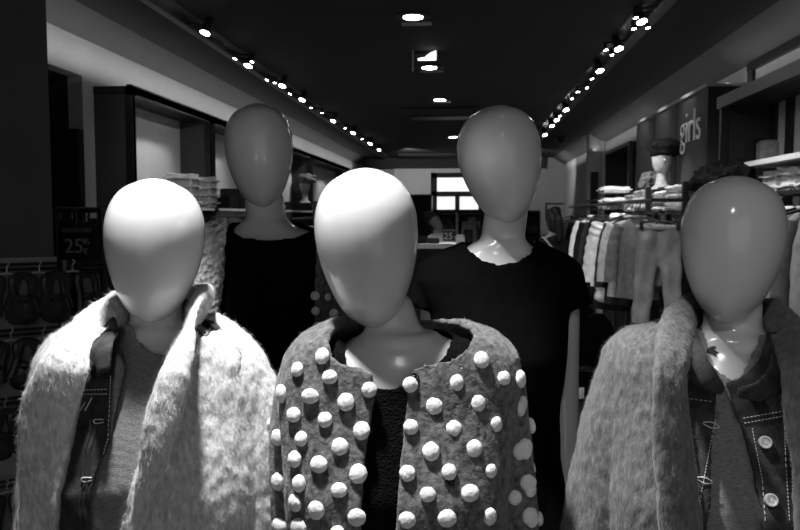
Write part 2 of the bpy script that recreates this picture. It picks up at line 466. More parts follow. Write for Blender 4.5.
# collar
cb = ribbon([(P(103, 372, A.Y - .135), Vector((.6, -.2, .5))), (P(101, 352, A.Y - .12), Vector((.8, -.1, .35))), (P(106, 334, A.Y - .07), Vector((.9, -.1, .3))), (A.w(-.075, .03, .022), Vector((.7, -.2, .8))), (A.w(0, .07, .035), Vector((0, .5, 1))), (A.w(.075, .03, .022), Vector((-.7, -.2, .8)))], [.012, .022, .020, .016, .016, .014], .005)
cm = voxel(cb.mesh(), .003, 2); displace(cm, [.004], [40], 1, 2); link('collar', cm, 'denim', jo)
st = MB()
jx = lambda w_: w_
stitch_line(bv, [(111, 376), (110, 400), (108, 438), (100, 466), (95, 500), (96, 529)], .0006, st, .001, .004)
stitch_line(bv, [(84, 394), (112, 394)], .0007, st, .001, .004); stitch_line(bv, [(83, 390), (112, 389)], .0007, st, .001, .004)
st.build('stitching', 'stitch', jo, label='pale stitching')
for dx in (0, 5):
    sm_ = MB(); stitch_line(bv, [(94 + dx, 398), (90 + dx, 415), (91 + dx, 430), (85 + dx, 452), (83 + dx, 480), (80 + dx, 505), (81 + dx, 529)], .0016, sm_, .0012); sm_.build('seam', 'denim', jo)
for bx, by in ((99, 421), (87, 479)):
    h, n = raypt(bv, bx, by)
    if h:
        s2 = MB(); q = smoothpath([h + Vector((.008, -.002, .003)), h + Vector((-.004, -.003, .003)), h + Vector((-.007, -.003, 0)), h + Vector((-.003, -.003, -.003)), h + Vector((.008, -.002, -.001))], 4)
        s2.tube(q, .0008, 6); s2.build('buttonhole', 'stitch', jo)
for (a_, b_) in (((86, 402), (80, 412)), ((93, 397), (86, 410))):
    h1, _ = raypt(bv, *a_); h2, _ = raypt(bv, *b_)
    if h1 and h2:
        s2 = MB(); s2.tube([h1 + Vector((0, -.003, 0)), h2 + Vector((0, -.003, 0))], .0008, 6); s2.build('loose_thread', 'stitch', jo)
# coat
slA = [A.sleeve(sx, [(.100 + .002 * sx, .005, -.055 + .006 * sx), (.138 + .008 * sx, .0, -.090 + .012 * sx), (.160 + .006 * sx, -.005, -.16), (.168 + .008 * sx, -.015, -.28), (.172 + .008 * sx, -.04, -.42), (.172 + .008 * sx, -.07, -.58)], [.040, .050, .060, .060, .054, .046], .9) for sx in (-1, 1)]
def band(b, P3, ws, th): return ribbon(P3, ws, th)
X = Vector
colR = ribbon([(P(128, 560, Yf - .035), X((1, -.2, .2))), (P(148, 480, Yf - .045), X((1, -.2, .2))), (P(165, 410, Yf - .04), X((1, -.2, .2))), (P(179, 362, Yf - .02), X((.9, -.3, .25))),
               (P(191, 325, A.Y - .075), X((.5, -.6, .5))), (P(197, 308, A.Y - .01), X((.35, .0, .9))), (A.w(.055, .062, .034), X((.3, .5, .9))), (A.w(0, .085, .035), X((0, .6, .9)))], [.014, .017, .021, .024, .026, .028, .034, .034], .012)
colL = ribbon([(P(36, 560, Yf - .005), X((-1, -.0, .2))), (P(40, 480, Yf - .012), X((-1, -.1, .2))), (P(48, 410, Yf - .012), X((-1, -.4, .3))), (P(69, 362, Yf - .01), X((-.9, -.4, .35))),
               (P(95, 330, A.Y - .055), X((-.6, -.4, .6))), (P(116, 312, A.Y + .0), X((-.5, .0, .8))), (A.w(-.055, .062, .03), X((-.3, .5, .9))), (A.w(0, .085, .035), X((0, .6, .9)))], [.036, .036, .036, .034, .030, .028, .034, .034], .010)
coatA = A.garment(-.004, -.66, .030, .016, [[(112, 250), (102, 325), (82, 352), (73, 400), (67, 450), (65, 520), (64, 660), (112, 660), (128, 520), (150, 440), (168, 385), (190, 320), (190, 250)]], Yf, .004, 5, flare=lambda z: max(0, -z - .12) * .05, extra=slA + [colR, colL])
displace(coatA, [.016, .0022, .0022], [7, 30, 90], .6, 1)
coatA = add_fibres(coatA, 90000, .010, .00015, .75, .45, 0)
link('coat', coatA, 'mohair', rootA, smooth=False, label='pale fuzzy mohair coat with shawl collar')

# ================================================================== MANNEQUIN B: centre, pompom cardigan
B = Body(400, 1.13, 1.432, .98, yaw=math.radians(4))
B.e = 3.1
rootB = make_mannequin('B', B, (P(367, 248, 1.13), .155, .242, math.radians(21), math.radians(-3), math.radians(-2)),
    'faceless white mannequin in dark cardigan with white pompoms, centre of the front row', P(385, 303, 1.14), arms={1: [(.148, 0, -.055), (.158, .01, -.20), (.17, .01, -.34), (.18, -.03, -.48), (.185, -.06, -.60)], -1: [(.145, 0, -.055), (.15, .01, -.20), (.155, .01, -.34), (.16, -.03, -.48), (.16, -.06, -.60)]}, neckr=.041)
YfB = B.Y - .105
topB = B.garment(.002, -.74, .007, .004, [[(354, 310), (346, 338), (339, 352), (341, 366), (350, 380), (368, 389), (386, 392), (404, 389), (425, 378), (441, 365), (450, 347), (440, 310)]], YfB, .004, 4)
link('knit_top', topB, 'black_knit', rootB, label='black knit top')
slB = [B.sleeve(1, [(.13, .005, -.035), (.146, .003, -.07), (.158, .01, -.16), (.174, .01, -.28), (.186, .0, -.42), (.19, -.04, -.60)], [.038, .046, .047, .046, .045, .042]),
       B.sleeve(-1, [(.13, .005, -.035), (.146, .003, -.07), (.154, .0, -.16), (.157, 0, -.28), (.159, -.01, -.42), (.159, -.05, -.60)], [.038, .046, .046, .044, .042, .040])]
cutB = [(335, 290), (322, 340), (330, 360), (341, 367), (362, 370), (371, 375), (375, 390), (372, 420), (367, 460), (364, 540), (362, 640), (401, 640), (401, 540), (401, 460), (403, 420), (404, 392), (405, 381), (410, 371), (422, 366), (449, 362), (464, 353), (473, 342), (458, 290)]
cardB = B.garment(-.004, -.64, .025, .009, [cutB], YfB, .0035, 4, flare=lambda z: max(0, -z - .2) * .07, extra=slB)
displace(cardB, [.012, .0016], [7, 90], .5, 9)
bvB = bvh_of(cardB)
cardBf = add_fibres(cardB, 26000, .0055, .00016, .6, .5, 1)
co = link('cardigan', cardBf, ['felt', 'felt_fibre'], rootB, smooth=False, label='dark grey felted cardigan dotted with white pompoms')
poms = [(167, 70), (102, 105), (186, 125), (290, 158), (134, 175), (228, 191), (60, 168), (92, 225), (173, 238), (270, 267), (50, 284), (112, 288), (213, 309), (95, 342), (158, 356), (261, 381), (50, 401), (106, 406), (211, 424), (96, 457), (151, 476), (257, 495), (55, 518), (207, 540), (106, 522),
        (586, 80), (644, 128), (522, 140), (398, 145), (578, 193), (460, 202), (690, 196), (711, 210), (399, 257), (516, 259), (628, 250), (453, 322), (567, 314), (685, 320), (734, 318), (745, 335), (390, 380), (500, 376), (614, 373), (443, 436), (555, 432), (673, 443), (706, 403), (750, 418), (760, 435), (390, 502), (495, 498), (606, 493), (712, 492), (755, 515), (686, 130)]
def pompom(parent, h, n, r, seed):
    mb = MB(); bm = bmesh.new(); bmesh.ops.create_icosphere(bm, subdivisions=4, radius=1)
    q = n.to_track_quat('Z', 'Y').to_matrix(); s1, s2 = random.uniform(.88, 1.12), random.uniform(.88, 1.1)
    vs = []
    for v in bm.verts:
        k = r * (1 + .07 * noise.noise(v.co * 2.1 + X((seed * 3.1, 0, 0))) + .02 * noise.noise(v.co * 5 + X((seed, 2, 0))))
        vs.append(h + n * r * .22 + q @ Vector((v.co.x * k * s1, v.co.y * k * s2, v.co.z * k * .58)))
    mb.add(vs, [[v.index for v in f.verts] for f in bm.faces]); bm.free()
    mb.build('pompom', 'pom', parent)
for i, (x, y) in enumerate(poms):
    px, py = 260 + x / 2.65, 330 + y / 2.65
    h, n = raypt(bvB, px, py)
    if h is None or h.y > B.Y + .06:
        h, n, _, _ = bvB.find_nearest(P(px, py, B.Y - .03))
    if h.y < B.Y + .08: pompom(co, h, n, random.uniform(.0112, .0130), i)
k = 100
for sx in (-1, 1):      # the sides and the back carry the same dots
    for r_ in range(5):
        for c_ in range(3):
            o0 = B.w(sx * .5, -.02 + .05 * c_ + (.02 if r_ % 2 else 0) + .03, -.14 - .075 * r_); d = B.w(0, o0.y - B.Y, 0) - B.w(sx * .5, o0.y - B.Y, 0)
            hh = bvB.ray_cast(o0, d.normalized())
            if hh[0] and hh[0].y > B.Y - .01: pompom(co, hh[0], hh[1], .0115, k); k += 1
for (bx, by, m_) in ((461.5, 368.5, 'stud'), (414, 377, 'steel_dark'), (450, 482, 'steel_dark')):
    h, n = raypt(bvB, bx, by)
    if h:
        q = n.to_track_quat('Z', 'Y').to_matrix(); mb = MB()
        for kk in range(10):
            t = kk * 2 * PI / 10; p = h + n * .002 + q @ X((.0052 * math.cos(t), .0052 * math.sin(t), 0)); mb.ball(p, .0021, sub=2)
        mb.ball(h + n * .002, .0026, sub=2); mb.build('press_stud', m_, co)

# ================================================================== MANNEQUIN C: back right, black tee
Cb = Body(500, 1.42, 1.558, .93, yaw=math.radians(3), slim=.84)
armC = {s: [(.120, 0, -.050), (.130, .01, -.14), (.136, .01, -.30), (.135, -.02, -.44), (.14, -.05, -.58)] for s in (-1, 1)}
rootC = make_mannequin('C', Cb, (P(500.5, 165, 1.40), .151, .216, math.radians(13), math.radians(-8), 0),
    'faceless grey-looking mannequin in plain black short-sleeved top, back row right', P(507, 206, 1.41), arms=armC, neckr=.043, armr=.82)
YfC = Cb.Y - .09
ck = [Cb.sleeve(sx, [(.10, .003, -.032), (.124, 0, -.052), (.138, .004, -.085), (.148, .006, -.120)], [.030, .038, .040, .043]) for sx in (-1, 1)]
tC = Cb.garment(.004, -.74, .010, .005, [[(468, 190), (463, 237), (470, 250), (484, 261), (500, 266), (518, 264), (533, 256), (541, 240), (535, 190)]], YfC, .004, 4, flare=lambda z: max(0, -z - .30) * .12, extra=ck)
displace(tC, [.008], [9], .5, 12)
link('black_top', tC, 'black_jersey', rootC, label='plain black short-sleeved top')

# ================================================================== MANNEQUIN D: front right, grey mohair coat
D = Body(736, 1.13, 1.437, 1.0, yaw=math.radians(-9))
rootD = make_mannequin('D', D, (P(732, 249.5, 1.12), .141, .212, math.radians(-27), math.radians(2), 0),
    'faceless white mannequin in grey fuzzy coat over buttoned denim jacket, front row right', P(733, 298, 1.13))
YfD = D.Y - .12
teeD = D.garment(.012, -.74, .008, .004, [[(690, 325), (700, 342), (715, 364), (735, 381), (744, 386), (752, 384), (775, 350), (778, 290), (690, 290)]], YfD, .004, 4)
link('tee_shirt', teeD, 'tee', rootD, label='grey marl tee')
jD = D.garment(.004, -.50, .020, .007, [[(696, 290), (693, 336), (706, 366), (728, 391), (722, 425), (712, 470), (704, 530), (700, 640), (758, 640), (756, 530), (751, 470), (744, 425), (733, 388), (748, 384), (768, 368), (782, 340), (780, 290)]], YfD, .0032, 3)
displace(jD, [.004, .0025], [14, 40], .7, 25)
bvD = bvh_of(jD)
jDo = link('denim_jacket', jD, 'denim', rootD, label='black denim jacket with silver buttons')
for pl in ([(P(723, 392, YfD - .012), X((.5, -.2, .6))), (P(704, 376, YfD - .012), X((.6, -.3, .7))), (P(690, 356, YfD + .01), X((.8, -.3, .5))), (P(684, 336, D.Y - .06), X((.9, 0, .4))), (D.w(-.07, .02, .02), X((.7, 0, .7))), (D.w(0, .07, .03), X((0, .5, .9)))],
           [(P(737, 392, YfD - .012), X((-.4, -.2, .7))), (P(762, 390, YfD - .010), X((-.5, -.3, .8))), (P(780, 372, YfD + .01), X((-.8, -.3, .5))), (P(784, 345, D.Y - .06), X((-.9, 0, .4))), (D.w(.07, .02, .02), X((-.7, 0, .7))), (D.w(0, .07, .03), X((0, .5, .9)))]):
    cmm = voxel(ribbon(pl, [.006, .018, .022, .020, .016, .016], .004).mesh(), .003, 2); link('collar', cmm, 'denim', jDo)
sd = MB()
for ln in ([(719, 398), (711, 440), (702, 490), (697, 529)], [(686, 398), (722, 403)], [(743, 418), (800, 408)], [(744, 423), (800, 413)], [(752, 428), (762, 480), (766, 529)], [(697, 372), (725, 396)], [(738, 396), (766, 398), (786, 385)], [(784, 420), (786, 470), (790, 529)], [(788, 420), (791, 470), (795, 529)]):
    stitch_line(bvD, ln, .0005, sd, .001, .004)
sd.build('stitching', 'stitch', jDo, label='pale stitching')
for bx, by in ((752.5, 392), (764.5, 442.5), (770, 500)):
    h, n = raypt(bvD, bx, by)
    if h:
        n = X((0, -.96, .2)).normalized() if n.y > 0 else n; q = n.to_track_quat('Z', 'Y').to_matrix(); mb = MB()
        prof = [(.0001, .0035), (.0022, .0035), (.0028, .002), (.0052, .002), (.0062, .0045), (.0078, .0045), (.0085, .002), (.0085, -.002), (.0001, -.002)]
        mb.loft([[h + n * .004 + q @ X((r * math.cos(t), r * math.sin(t), z)) for t in np.linspace(0, 2 * PI, 28, endpoint=False)] for r, z in prof])
        mb.build('button', 'metal', jDo, label='silver jacket button')
for bx, by in ((711, 424), (704, 479)):
    h, n = raypt(bvD, bx, by)
    if h:
        mb = MB(); q = smoothpath([h + X((-.011, -.003, .003)), h + X((0, -.004, .0035)), h + X((.010, -.003, -.003)), h + X((0, -.004, -.0045)), h + X((-.011, -.003, .001))], 4)
        mb.tube(q, .0007, 6); mb.build('buttonhole', 'stitch', jDo)
# little dark plastic bird-shaped tag on the neck
bD = [c for c in rootD.children if c.name.startswith('body')][0]
me_ = bD.data; offD = Vector(rootD.location)
bvn = BVHTree.FromPolygons([(v.co + offD)[:] for v in me_.vertices], [tuple(p.vertices) for p in me_.polygons])
shape = [(707, 350), (711, 347), (716, 346.5), (714, 350), (719, 353), (716, 354), (717, 357), (712, 354), (707, 353)]
rr = []
for x, y in shape:
    h, n = raypt(bvn, x, y)
    if h: rr.append((h, n))
if len(rr) > 5:
    mb = MB(); mb.loft([[h + n * .0006 for h, n in rr], [h + n * .0022 for h, n in rr]]); mb.build('sticker', 'board', rootD, smooth=False, label='small black sticker remnant on the neck')
slD = [D.sleeve(-1, [(.125, .005, -.035), (.152, .0, -.075), (.178, -.005, -.16), (.188, -.01, -.28), (.196, -.03, -.42), (.196, -.07, -.58)], [.040, .056, .060, .058, .052, .046], .9),
       D.sleeve(1, [(.125, .005, -.035), (.152, .0, -.075), (.172, -.005, -.16), (.185, -.01, -.28), (.19, -.03, -.42), (.19, -.07, -.58)], [.040, .056, .060, .058, .052, .046], .9)]
cDL = ribbon([(P(683, 560, YfD - .03), X((-1, -.2, .2))), (P(678, 480, YfD - .035), X((-1, -.3, .2))), (P(670, 410, YfD - .035), X((-1, -.4, .2))), (P(670, 365, YfD - .02), X((-.9, -.5, .3))),
              (P(676, 330, D.Y - .07), X((-.8, -.5, .3))), (P(686, 310, D.Y - .01), X((-.5, .0, .8))), (D.w(-.055, .062, .045), X((-.3, .5, .9))), (D.w(0, .085, .045), X((0, .6, .9)))], [.022, .025, .028, .028, .026, .026, .026, .026], .014)
cDR = ribbon([(P(812, 560, YfD - .03), X((1, -.2, .2))), (P(812, 480, YfD - .035), X((1, -.3, .2))), (P(808, 400, YfD - .035), X((1, -.4, .2))), (P(801, 365, YfD - .02), X((.9, -.5, .3))),
              (P(790, 335, D.Y - .07), X((.8, -.5, .3))), (P(776, 316, D.Y - .01), X((.5, .0, .8))), (D.w(.055, .062, .040), X((.3, .5, .9))), (D.w(0, .085, .045), X((0, .6, .9)))], [.022, .025, .028, .028, .026, .026, .026, .026], .014)
coatD = D.garment(-.004, -.66, .030, .016, [[(696, 250), (690, 325), (686, 350), (688, 400), (694, 450), (702, 520), (708, 660), (795, 660), (795, 520), (794, 440), (793, 385), (778, 330), (778, 250)]], YfD, .004, 5, flare=lambda z: max(0, -z - .12) * .05, extra=slD + [cDL, cDR])
displace(coatD, [.016, .0025, .0022], [7, 30, 90], .6, 31)
coatD = add_fibres(coatD, 80000, .0095, .00015, .75, .42, 0)
link('coat', coatD, 'mohair_grey', rootD, smooth=False, label='mid grey fuzzy mohair coat with shawl collar')

# ================================================================== MANNEQUIN E: back left, black knit top under an open coat
E = Body(267, 1.70, 1.593, 1.0, yaw=0)
rootE = make_mannequin('E', E, (P(259.5, 156.5, 1.68), .154, .236, math.radians(21), math.radians(-3), 0),
    'faceless grey-looking mannequin in black ribbed knit top and open jacket, back row left', P(264, 196, 1.69), neckr=.045)
YfE = E.Y - .10
tE = E.garment(.004, -.70, .008, .005, [[(238, 180), (228, 232), (240, 238), (265, 240), (290, 238), (304, 231), (295, 180)]], YfE, .004, 4)
link('knit_top', tE, 'black_knit', rootE, label='black diamond knit top with wide neckline')
def halfcoat(b, side, cut, m_, nm, disp, lab, fibres=None, Y_=None):
    sl = [b.sleeve(side, [(.125, .005, -.035), (.148, .0, -.075), (.165, -.005, -.16), (.172, -.015, -.28), (.175, -.03, -.42), (.175, -.06, -.58)], [.038, .050, .052, .050, .046, .044])]
    me = b.garment(-.002, -.60, .024, .014, [cut], Y_, .005, 3, extra=sl, back=b.Y + .3 )
    displace(me, disp[0], disp[1], .8, 40)
    return me
cutL = [(221, 150), (222, 300), (223, 700), (500, 700), (500, 150)]
shE = halfcoat(E, -1, cutL, 'sheep', 'sheepskin_jacket', ([.008, .006], [12, 95]), '', None, YfE)
link('sheepskin_side', shE, 'sheep', rootE, label='pale sheepskin left half of jacket')
cutR = [(313, 150), (314, 300), (316, 700), (50, 700), (50, 150)]
ptE = halfcoat(E, 1, cutR, 'felt', 'dotted', ([.006, .0015], [9, 80]), '', None, YfE)
bvE = bvh_of(ptE)
pE = link('dotted_side', ptE, 'felt', rootE, label='dark felt right half of jacket with pale dots')
for i, (x, y) in enumerate([(429, 204), (445, 302), (448, 350), (449, 400), (487, 354), (509, 408), (489, 459), (548, 461), (453, 500), (508, 507), (452, 450), (436, 245), (556, 520), (530, 330)]):
    h, n = raypt(bvE, 180 + x / 3.31, 190 + y / 3.31)
    if h and h.y < E.Y + .05: pompom(pE, h, n, .0095, 200 + i)

# ================================================================== THE SHOP
CZ = H + 1.27
XL, XR, YB = -2.52, 2.08, 17.0
# floor, ceiling, walls
struct('floor', MB().span((-4, -2.5, -.05), (4, YB + .3, 0)), 'floor')
struct('ceiling', MB().span((-2.34, -2.5, CZ), (1.82, YB, CZ + .1)), 'ceil')
mb = MB(); mb.add([(-2.34, -2.5, CZ), (-2.34, YB, CZ), (XL, YB, H + .455 * 2.52), (XL, -2.5, H + .455 * 2.52), (-2.34, -2.5, CZ + .1), (-2.34, YB, CZ + .1), (XL, YB, CZ + .1), (XL, -2.5, CZ + .1)], [(0, 1, 2, 3), (4, 5, 6, 7), (0, 1, 5, 4), (2, 3, 7, 6), (0, 3, 7, 4), (1, 2, 6, 5)]); struct('trim_1', mb, 'soffit')
zr = H + .54 * 2.08
mb = MB(); mb.add([(1.82, -2.5, CZ), (1.82, YB, CZ), (XR, YB, zr), (XR, -2.5, zr), (1.82, -2.5, CZ + .1), (1.82, YB, CZ + .1), (XR, YB, CZ + .1), (XR, -2.5, CZ + .1)], [(0, 1, 2, 3), (4, 5, 6, 7), (0, 1, 5, 4), (2, 3, 7, 6), (0, 3, 7, 4), (1, 2, 6, 5)]); struct('trim_2', mb, 'soffit')
# left wall with a niche between 3.6 and 4.83 m
wl = MB(); nz0 = H + .905
wl.span((XL - .1, 4.74, 0), (XL, YB, CZ)); wl.span((XL - .1, -2.5, nz0), (XL, 4.74, CZ)); wl.span((XL - .1, -2.5, 0), (XL, 2.6, nz0)); struct('wall_left', wl, 'wall')
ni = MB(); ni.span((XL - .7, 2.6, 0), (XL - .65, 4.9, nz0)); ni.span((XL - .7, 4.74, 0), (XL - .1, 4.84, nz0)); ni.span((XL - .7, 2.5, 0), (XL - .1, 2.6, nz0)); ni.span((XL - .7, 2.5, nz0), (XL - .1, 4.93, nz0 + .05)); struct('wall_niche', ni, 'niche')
dk = MB(); q0 = P(80, 130, 4.75); dk.span((XL - .06, 4.67, 0), (XL + .0, 4.74, q0.z)); struct('trim_3', dk, 'steel_dark')
dk = MB(); dk.span((XL - .62, 4.69, 0), (XL - .06, 4.74, H + .55)); struct('trim_4', dk, 'board')
struct('wall_right', MB().span((XR, -2.5, 0), (XR + .1, YB, CZ)), 'wall')
# back wall
struct('wall_back', MB().span((-3, YB, 0), (3, YB + .1, CZ + .1)), 'wall_dim')
struct('wall_front', MB().span((-4, -2.6, 0), (4, -2.5, .5)), 'wall_dim')
bh = MB(); a = P(385, 168, YB - .25); bh.span((a.x - .5, YB - .3, a.z), (P(545, 168, YB - .25).x, YB, CZ)); struct('trim_5', bh, 'ceil')
# dark pillar on the near left, column and return walls on the far right
pr = P(52, 200, 2.95); struct('wall_pillar', MB().span((-3.2, 2.60, 0), (pr.x, 2.95, CZ)), 'pillar')
cx0, cx1 = P(588, 200, 12.0).x, P(601, 200, 12.0).x
struct('trim_6', MB().span((cx0, 12.0, 0), (cx1, 12.22, CZ)), 'wall')
struct('wall_return', MB().span((cx1, 11.9, 0), (XR, 12.1, CZ)), 'wall')
dd = MB(); e0, e1 = P(591, 172, 11.98), P(596, 300, 11.98); dd.span((e0.x, 11.97, 0), (e1.x, 12.0, e0.z)); struct('door_1', dd, 'niche')
bb = MB(); bb.span((cx0 - .01, 11.88, 0), (XR, 11.9, .09)); struct('baseboard_right', bb, 'board')
# far window
W0, W1 = P(431, 173, YB), P(481, 211, YB)
wf = MB(); yy = YB - .04
def wbar(x0, y0, x1, y1):
    a_, b_ = P(x0, y0, yy), P(x1, y1, yy); wf.span((a_.x, yy - .06, a_.z), (b_.x, yy + .03, b_.z))
wbar(431, 173, 483, 177.5); wbar(431, 173, 437, 213); wbar(478.5, 173, 483, 213); wbar(431, 191.5, 483, 196.5); wbar(431, 209.5, 483, 213); wbar(455, 196, 459.5, 213)
for v in wf.v[:0]: pass
struct('window_1', wf, 'c_dark')
a_, b_ = P(437, 177, yy), P(479, 210, yy); wp = MB(); wp.span((a_.x, yy + .005, a_.z), (b_.x, yy + .02, b_.z)); struct('window_2', wp, 'window_lit')
wpn = MB(); a_, b_ = P(394, 168, YB - .1), P(431, 195, YB - .1); wpn.span((a_.x, YB - .1, a_.z), (b_.x, YB, b_.z)); c_ = P(486, 173.2, YB - .1); wpn.span((b_.x, YB - .1, a_.z), (c_.x, YB, c_.z)); struct('wall_panel', wpn, 'wall')
# dark shelving along the back under the window
def shelfrow(label, x0, x1, y, z0, z1, n, dpt=.4, name='shelving_unit', m_='board', cols=4, back=True, cat='shelves'):
    t = thing(name, ((x0 + x1) / 2, y, 0), label, cat)
    if back: MB().span((x0, y + dpt - .02, z0), (x1, y + dpt, z1)).build('back_panel', m_, t, False)
    for i in range(cols + 1):
        x = x0 + (x1 - x0) * i / cols; MB().span((x - .015, y, 0), (x + .015, y + dpt - .02, z1)).build('upright', 'steel_dark', t, False)
    for i in range(n):
        z = z0 + (z1 - z0) * i / (n - 1); MB().span((x0, y + .01, z - .012), (x1, y + dpt - .02, z + .012)).build('shelf', m_, t, False)
    return t
xa, xb = P(388, 200, 15.8).x, P(540, 200, 15.8).x
zt = P(420, 196, 15.8).z
shelfrow('tall black shelving across the back of the shop under the window', xa, xb, 15.8, .3, P(420, 211, 15.8).z, 4, cols=6)
shelfrow('black shelving at the far left corner of the shop', P(372, 200, 15).x, P(431, 200, 15).x, 15, .3, zt, 5, cols=3)
# picture on the back wall
pf = thing('picture_frame', P(557, 221, YB - .03), 'thin-framed grey picture on the far wall behind the standing woman', 'picture')
a_, b_ = P(545.5, 203, YB - .03), P(568, 221, YB - .03)
MB().span((a_.x, YB - .02, a_.z), (b_.x, YB, b_.z)).build('picture', 'wall_dim', pf, False)
fr = MB()
for (u, v_) in (((a_.x, a_.z), (b_.x, a_.z - .03)), ((a_.x, b_.z), (b_.x, b_.z + .03)), ((a_.x, a_.z), (a_.x + .03, b_.z)), ((b_.x - .03, a_.z), (b_.x, b_.z))): fr.span((u[0], YB - .04, u[1]), (v_[0], YB - .005, v_[1]))
fr.build('frame', 'board', pf, False)
# security camera
c = P(561, 139, 12.5); sc_ = thing('dome_camera', (c.x, c.y, CZ - .12), 'dark round dome camera on the ceiling near the far right wall', 'camera')
c = X((c.x, c.y, CZ))
MB().lathe(c, [(.001, 0), (.10, 0), (.10, -.03), (.001, -.03)]).build('housing', 'board', sc_); MB().lathe(c, [(.08, -.03), (.08, -.06), (.05, -.11), (.001, -.12)]).build('dome', 'leather', sc_)

# ------------------------------------------------------------------ ceiling lamps
def downlight(x, y, label, tilt=True):
    t = thing('ceiling_downlight', (x, y, CZ - .02), label, 'ceiling light', 'recessed ceiling downlights along the centre line')
    MB().lathe((x, y, CZ), [(.064, 0), (.115, 0), (.115, -.006), (.112, -.012), (.064, -.012)], 36).build('trim_ring', 'board', t)
    MB().lathe((x, y, CZ), [(.001, -.013), (.062, -.013), (.064, -.002), (.001, -.002)], 36).build('lens', 'lamp_on', t)
    g = MB(); g.span((x - .09, y + .16, CZ - .006), (x + .11, y + .24, CZ)); g.build('side_grille', 'glass', t, False)
dl = [(15.5, 'nearest ceiling downlight at the top edge of the picture'), (66.5, 'second ceiling downlight with a lit square reflector beside it'), (99, 'third ceiling downlight, above the ceiling vent'), (136.5, 'fourth ceiling downlight beyond the ceiling vent'), (161, 'farthest ceiling downlight near the back wall')]
dlx = [413, 429.5, 440, 453, 449]
for (py, lab), px in zip(dl, dlx):
    d = ray(px, py); p = CAM + d * (1.27 / d.z); downlight(p.x, p.y, lab)
d = ray(427, 50); p = CAM + d * (1.27 / d.z)
t = thing('reflector_lamp', (p.x, p.y, CZ - .06), 'small square lit reflector lamp just before the second ceiling downlight', 'ceiling light')
mb = MB(); mb.add([(p.x - .07, p.y, CZ - .075), (p.x + .07, p.y, CZ - .075), (p.x + .07, p.y, CZ - .005), (p.x + .03, p.y, CZ - .02), (p.x - .02, p.y, CZ - .055), (p.x - .07, p.y, CZ - .062)] + [(p.x - .07, p.y + .02, CZ - .075), (p.x + .07, p.y + .02, CZ - .075), (p.x + .07, p.y + .02, CZ - .005), (p.x + .03, p.y + .02, CZ - .02), (p.x - .02, p.y + .02, CZ - .055), (p.x - .07, p.y + .02, CZ - .062)],
    [(0, 1, 2, 3, 4, 5), (11, 10, 9, 8, 7, 6)] + [(i, (i + 1) % 6, 6 + (i + 1) % 6, 6 + i) for i in range(6)]); mb.build('reflector', 'lamp_soft', t, False)
MB().tube([(p.x - .11, p.y, CZ), (p.x - .11, p.y, CZ - .16)], .006, 8).build('bracket', 'metal', t)
MB().span((p.x - .1, p.y + .02, CZ - .03), (p.x + .08, p.y + .10, CZ)).build('housing', 'board', t, False)
# ceiling vents
for (py0, py1, px0, px1, lab) in ((107, 123, 400, 476, 'wide dark air vent set in the ceiling before the fourth downlight'), (154, 164, 398, 462, 'farther dark air vent in the ceiling by the back wall')):
    d0 = ray(px0, py0); a_ = CAM + d0 * (1.27 / d0.z); d1 = ray(px1, py1); b_ = CAM + d1 * (1.27 / d1.z); d2 = ray(px0, py1)
    c_ = CAM + d2 * (1.27 / d2.z)
    t = thing('ceiling_vent', ((a_.x + b_.x) / 2, (a_.y + b_.y) / 2, CZ - .03), lab, 'air vent')
    y0, y1 = sorted((a_.y, b_.y)); x0, x1 = a_.x, b_.x
    MB().span((x0, y0, CZ - .03), (x1, y1, CZ)).build('panel', 'ceil', t, False)
    MB().span((x0 + .08, y0 + (y1 - y0) * .35, CZ - .045), (x1, y0 + (y1 - y0) * .55, CZ - .03)).build('slot', 'steel_dark', t, False)
# two lighting tracks
def ceil_pt(px, py, dz=1.22):
    d = ray(px, py); return CAM + d * (dz / d.z)
trackL = ceil_pt(205, 33, 1.27).x; trackR = ceil_pt(600, 68, 1.27).x
for x, lab in ((trackL, 'long black lighting track recessed in the ceiling, left side'), (trackR, 'long black lighting track recessed in the ceiling, right side')):
    t = thing('lighting_track', (x, 9, CZ - .03), lab, 'light track')
    MB().span((x - .10, 1.0, CZ - .004), (x + .10, YB - .6, CZ + .01)).build('channel', 'steel_dark', t, False)
    MB().span((x - .018, 1.0, CZ - .045), (x + .018, YB - .6, CZ - .004)).build('rail', 'steel_dark', t, False)
lampsL = [(205, 33), (248, 66), (282, 86), (302, 100), (333, 121), (353, 133), (370, 144), (379, 150)]
smallL = [(235, 59), (267, 80), (290, 94), (311, 108), (322, 113), (345, 128), (362, 139), (252, 62), (275, 83)]
lampsR = [(642, 22), (619, 49), (600, 71), (566, 110), (557, 120), (552, 126), (545, 135)]
smallR = [(634, 29), (612, 55), (592, 79), (578, 92), (572, 99), (587, 88), (606, 50), (648, 28), (560, 116), (636, 18)]
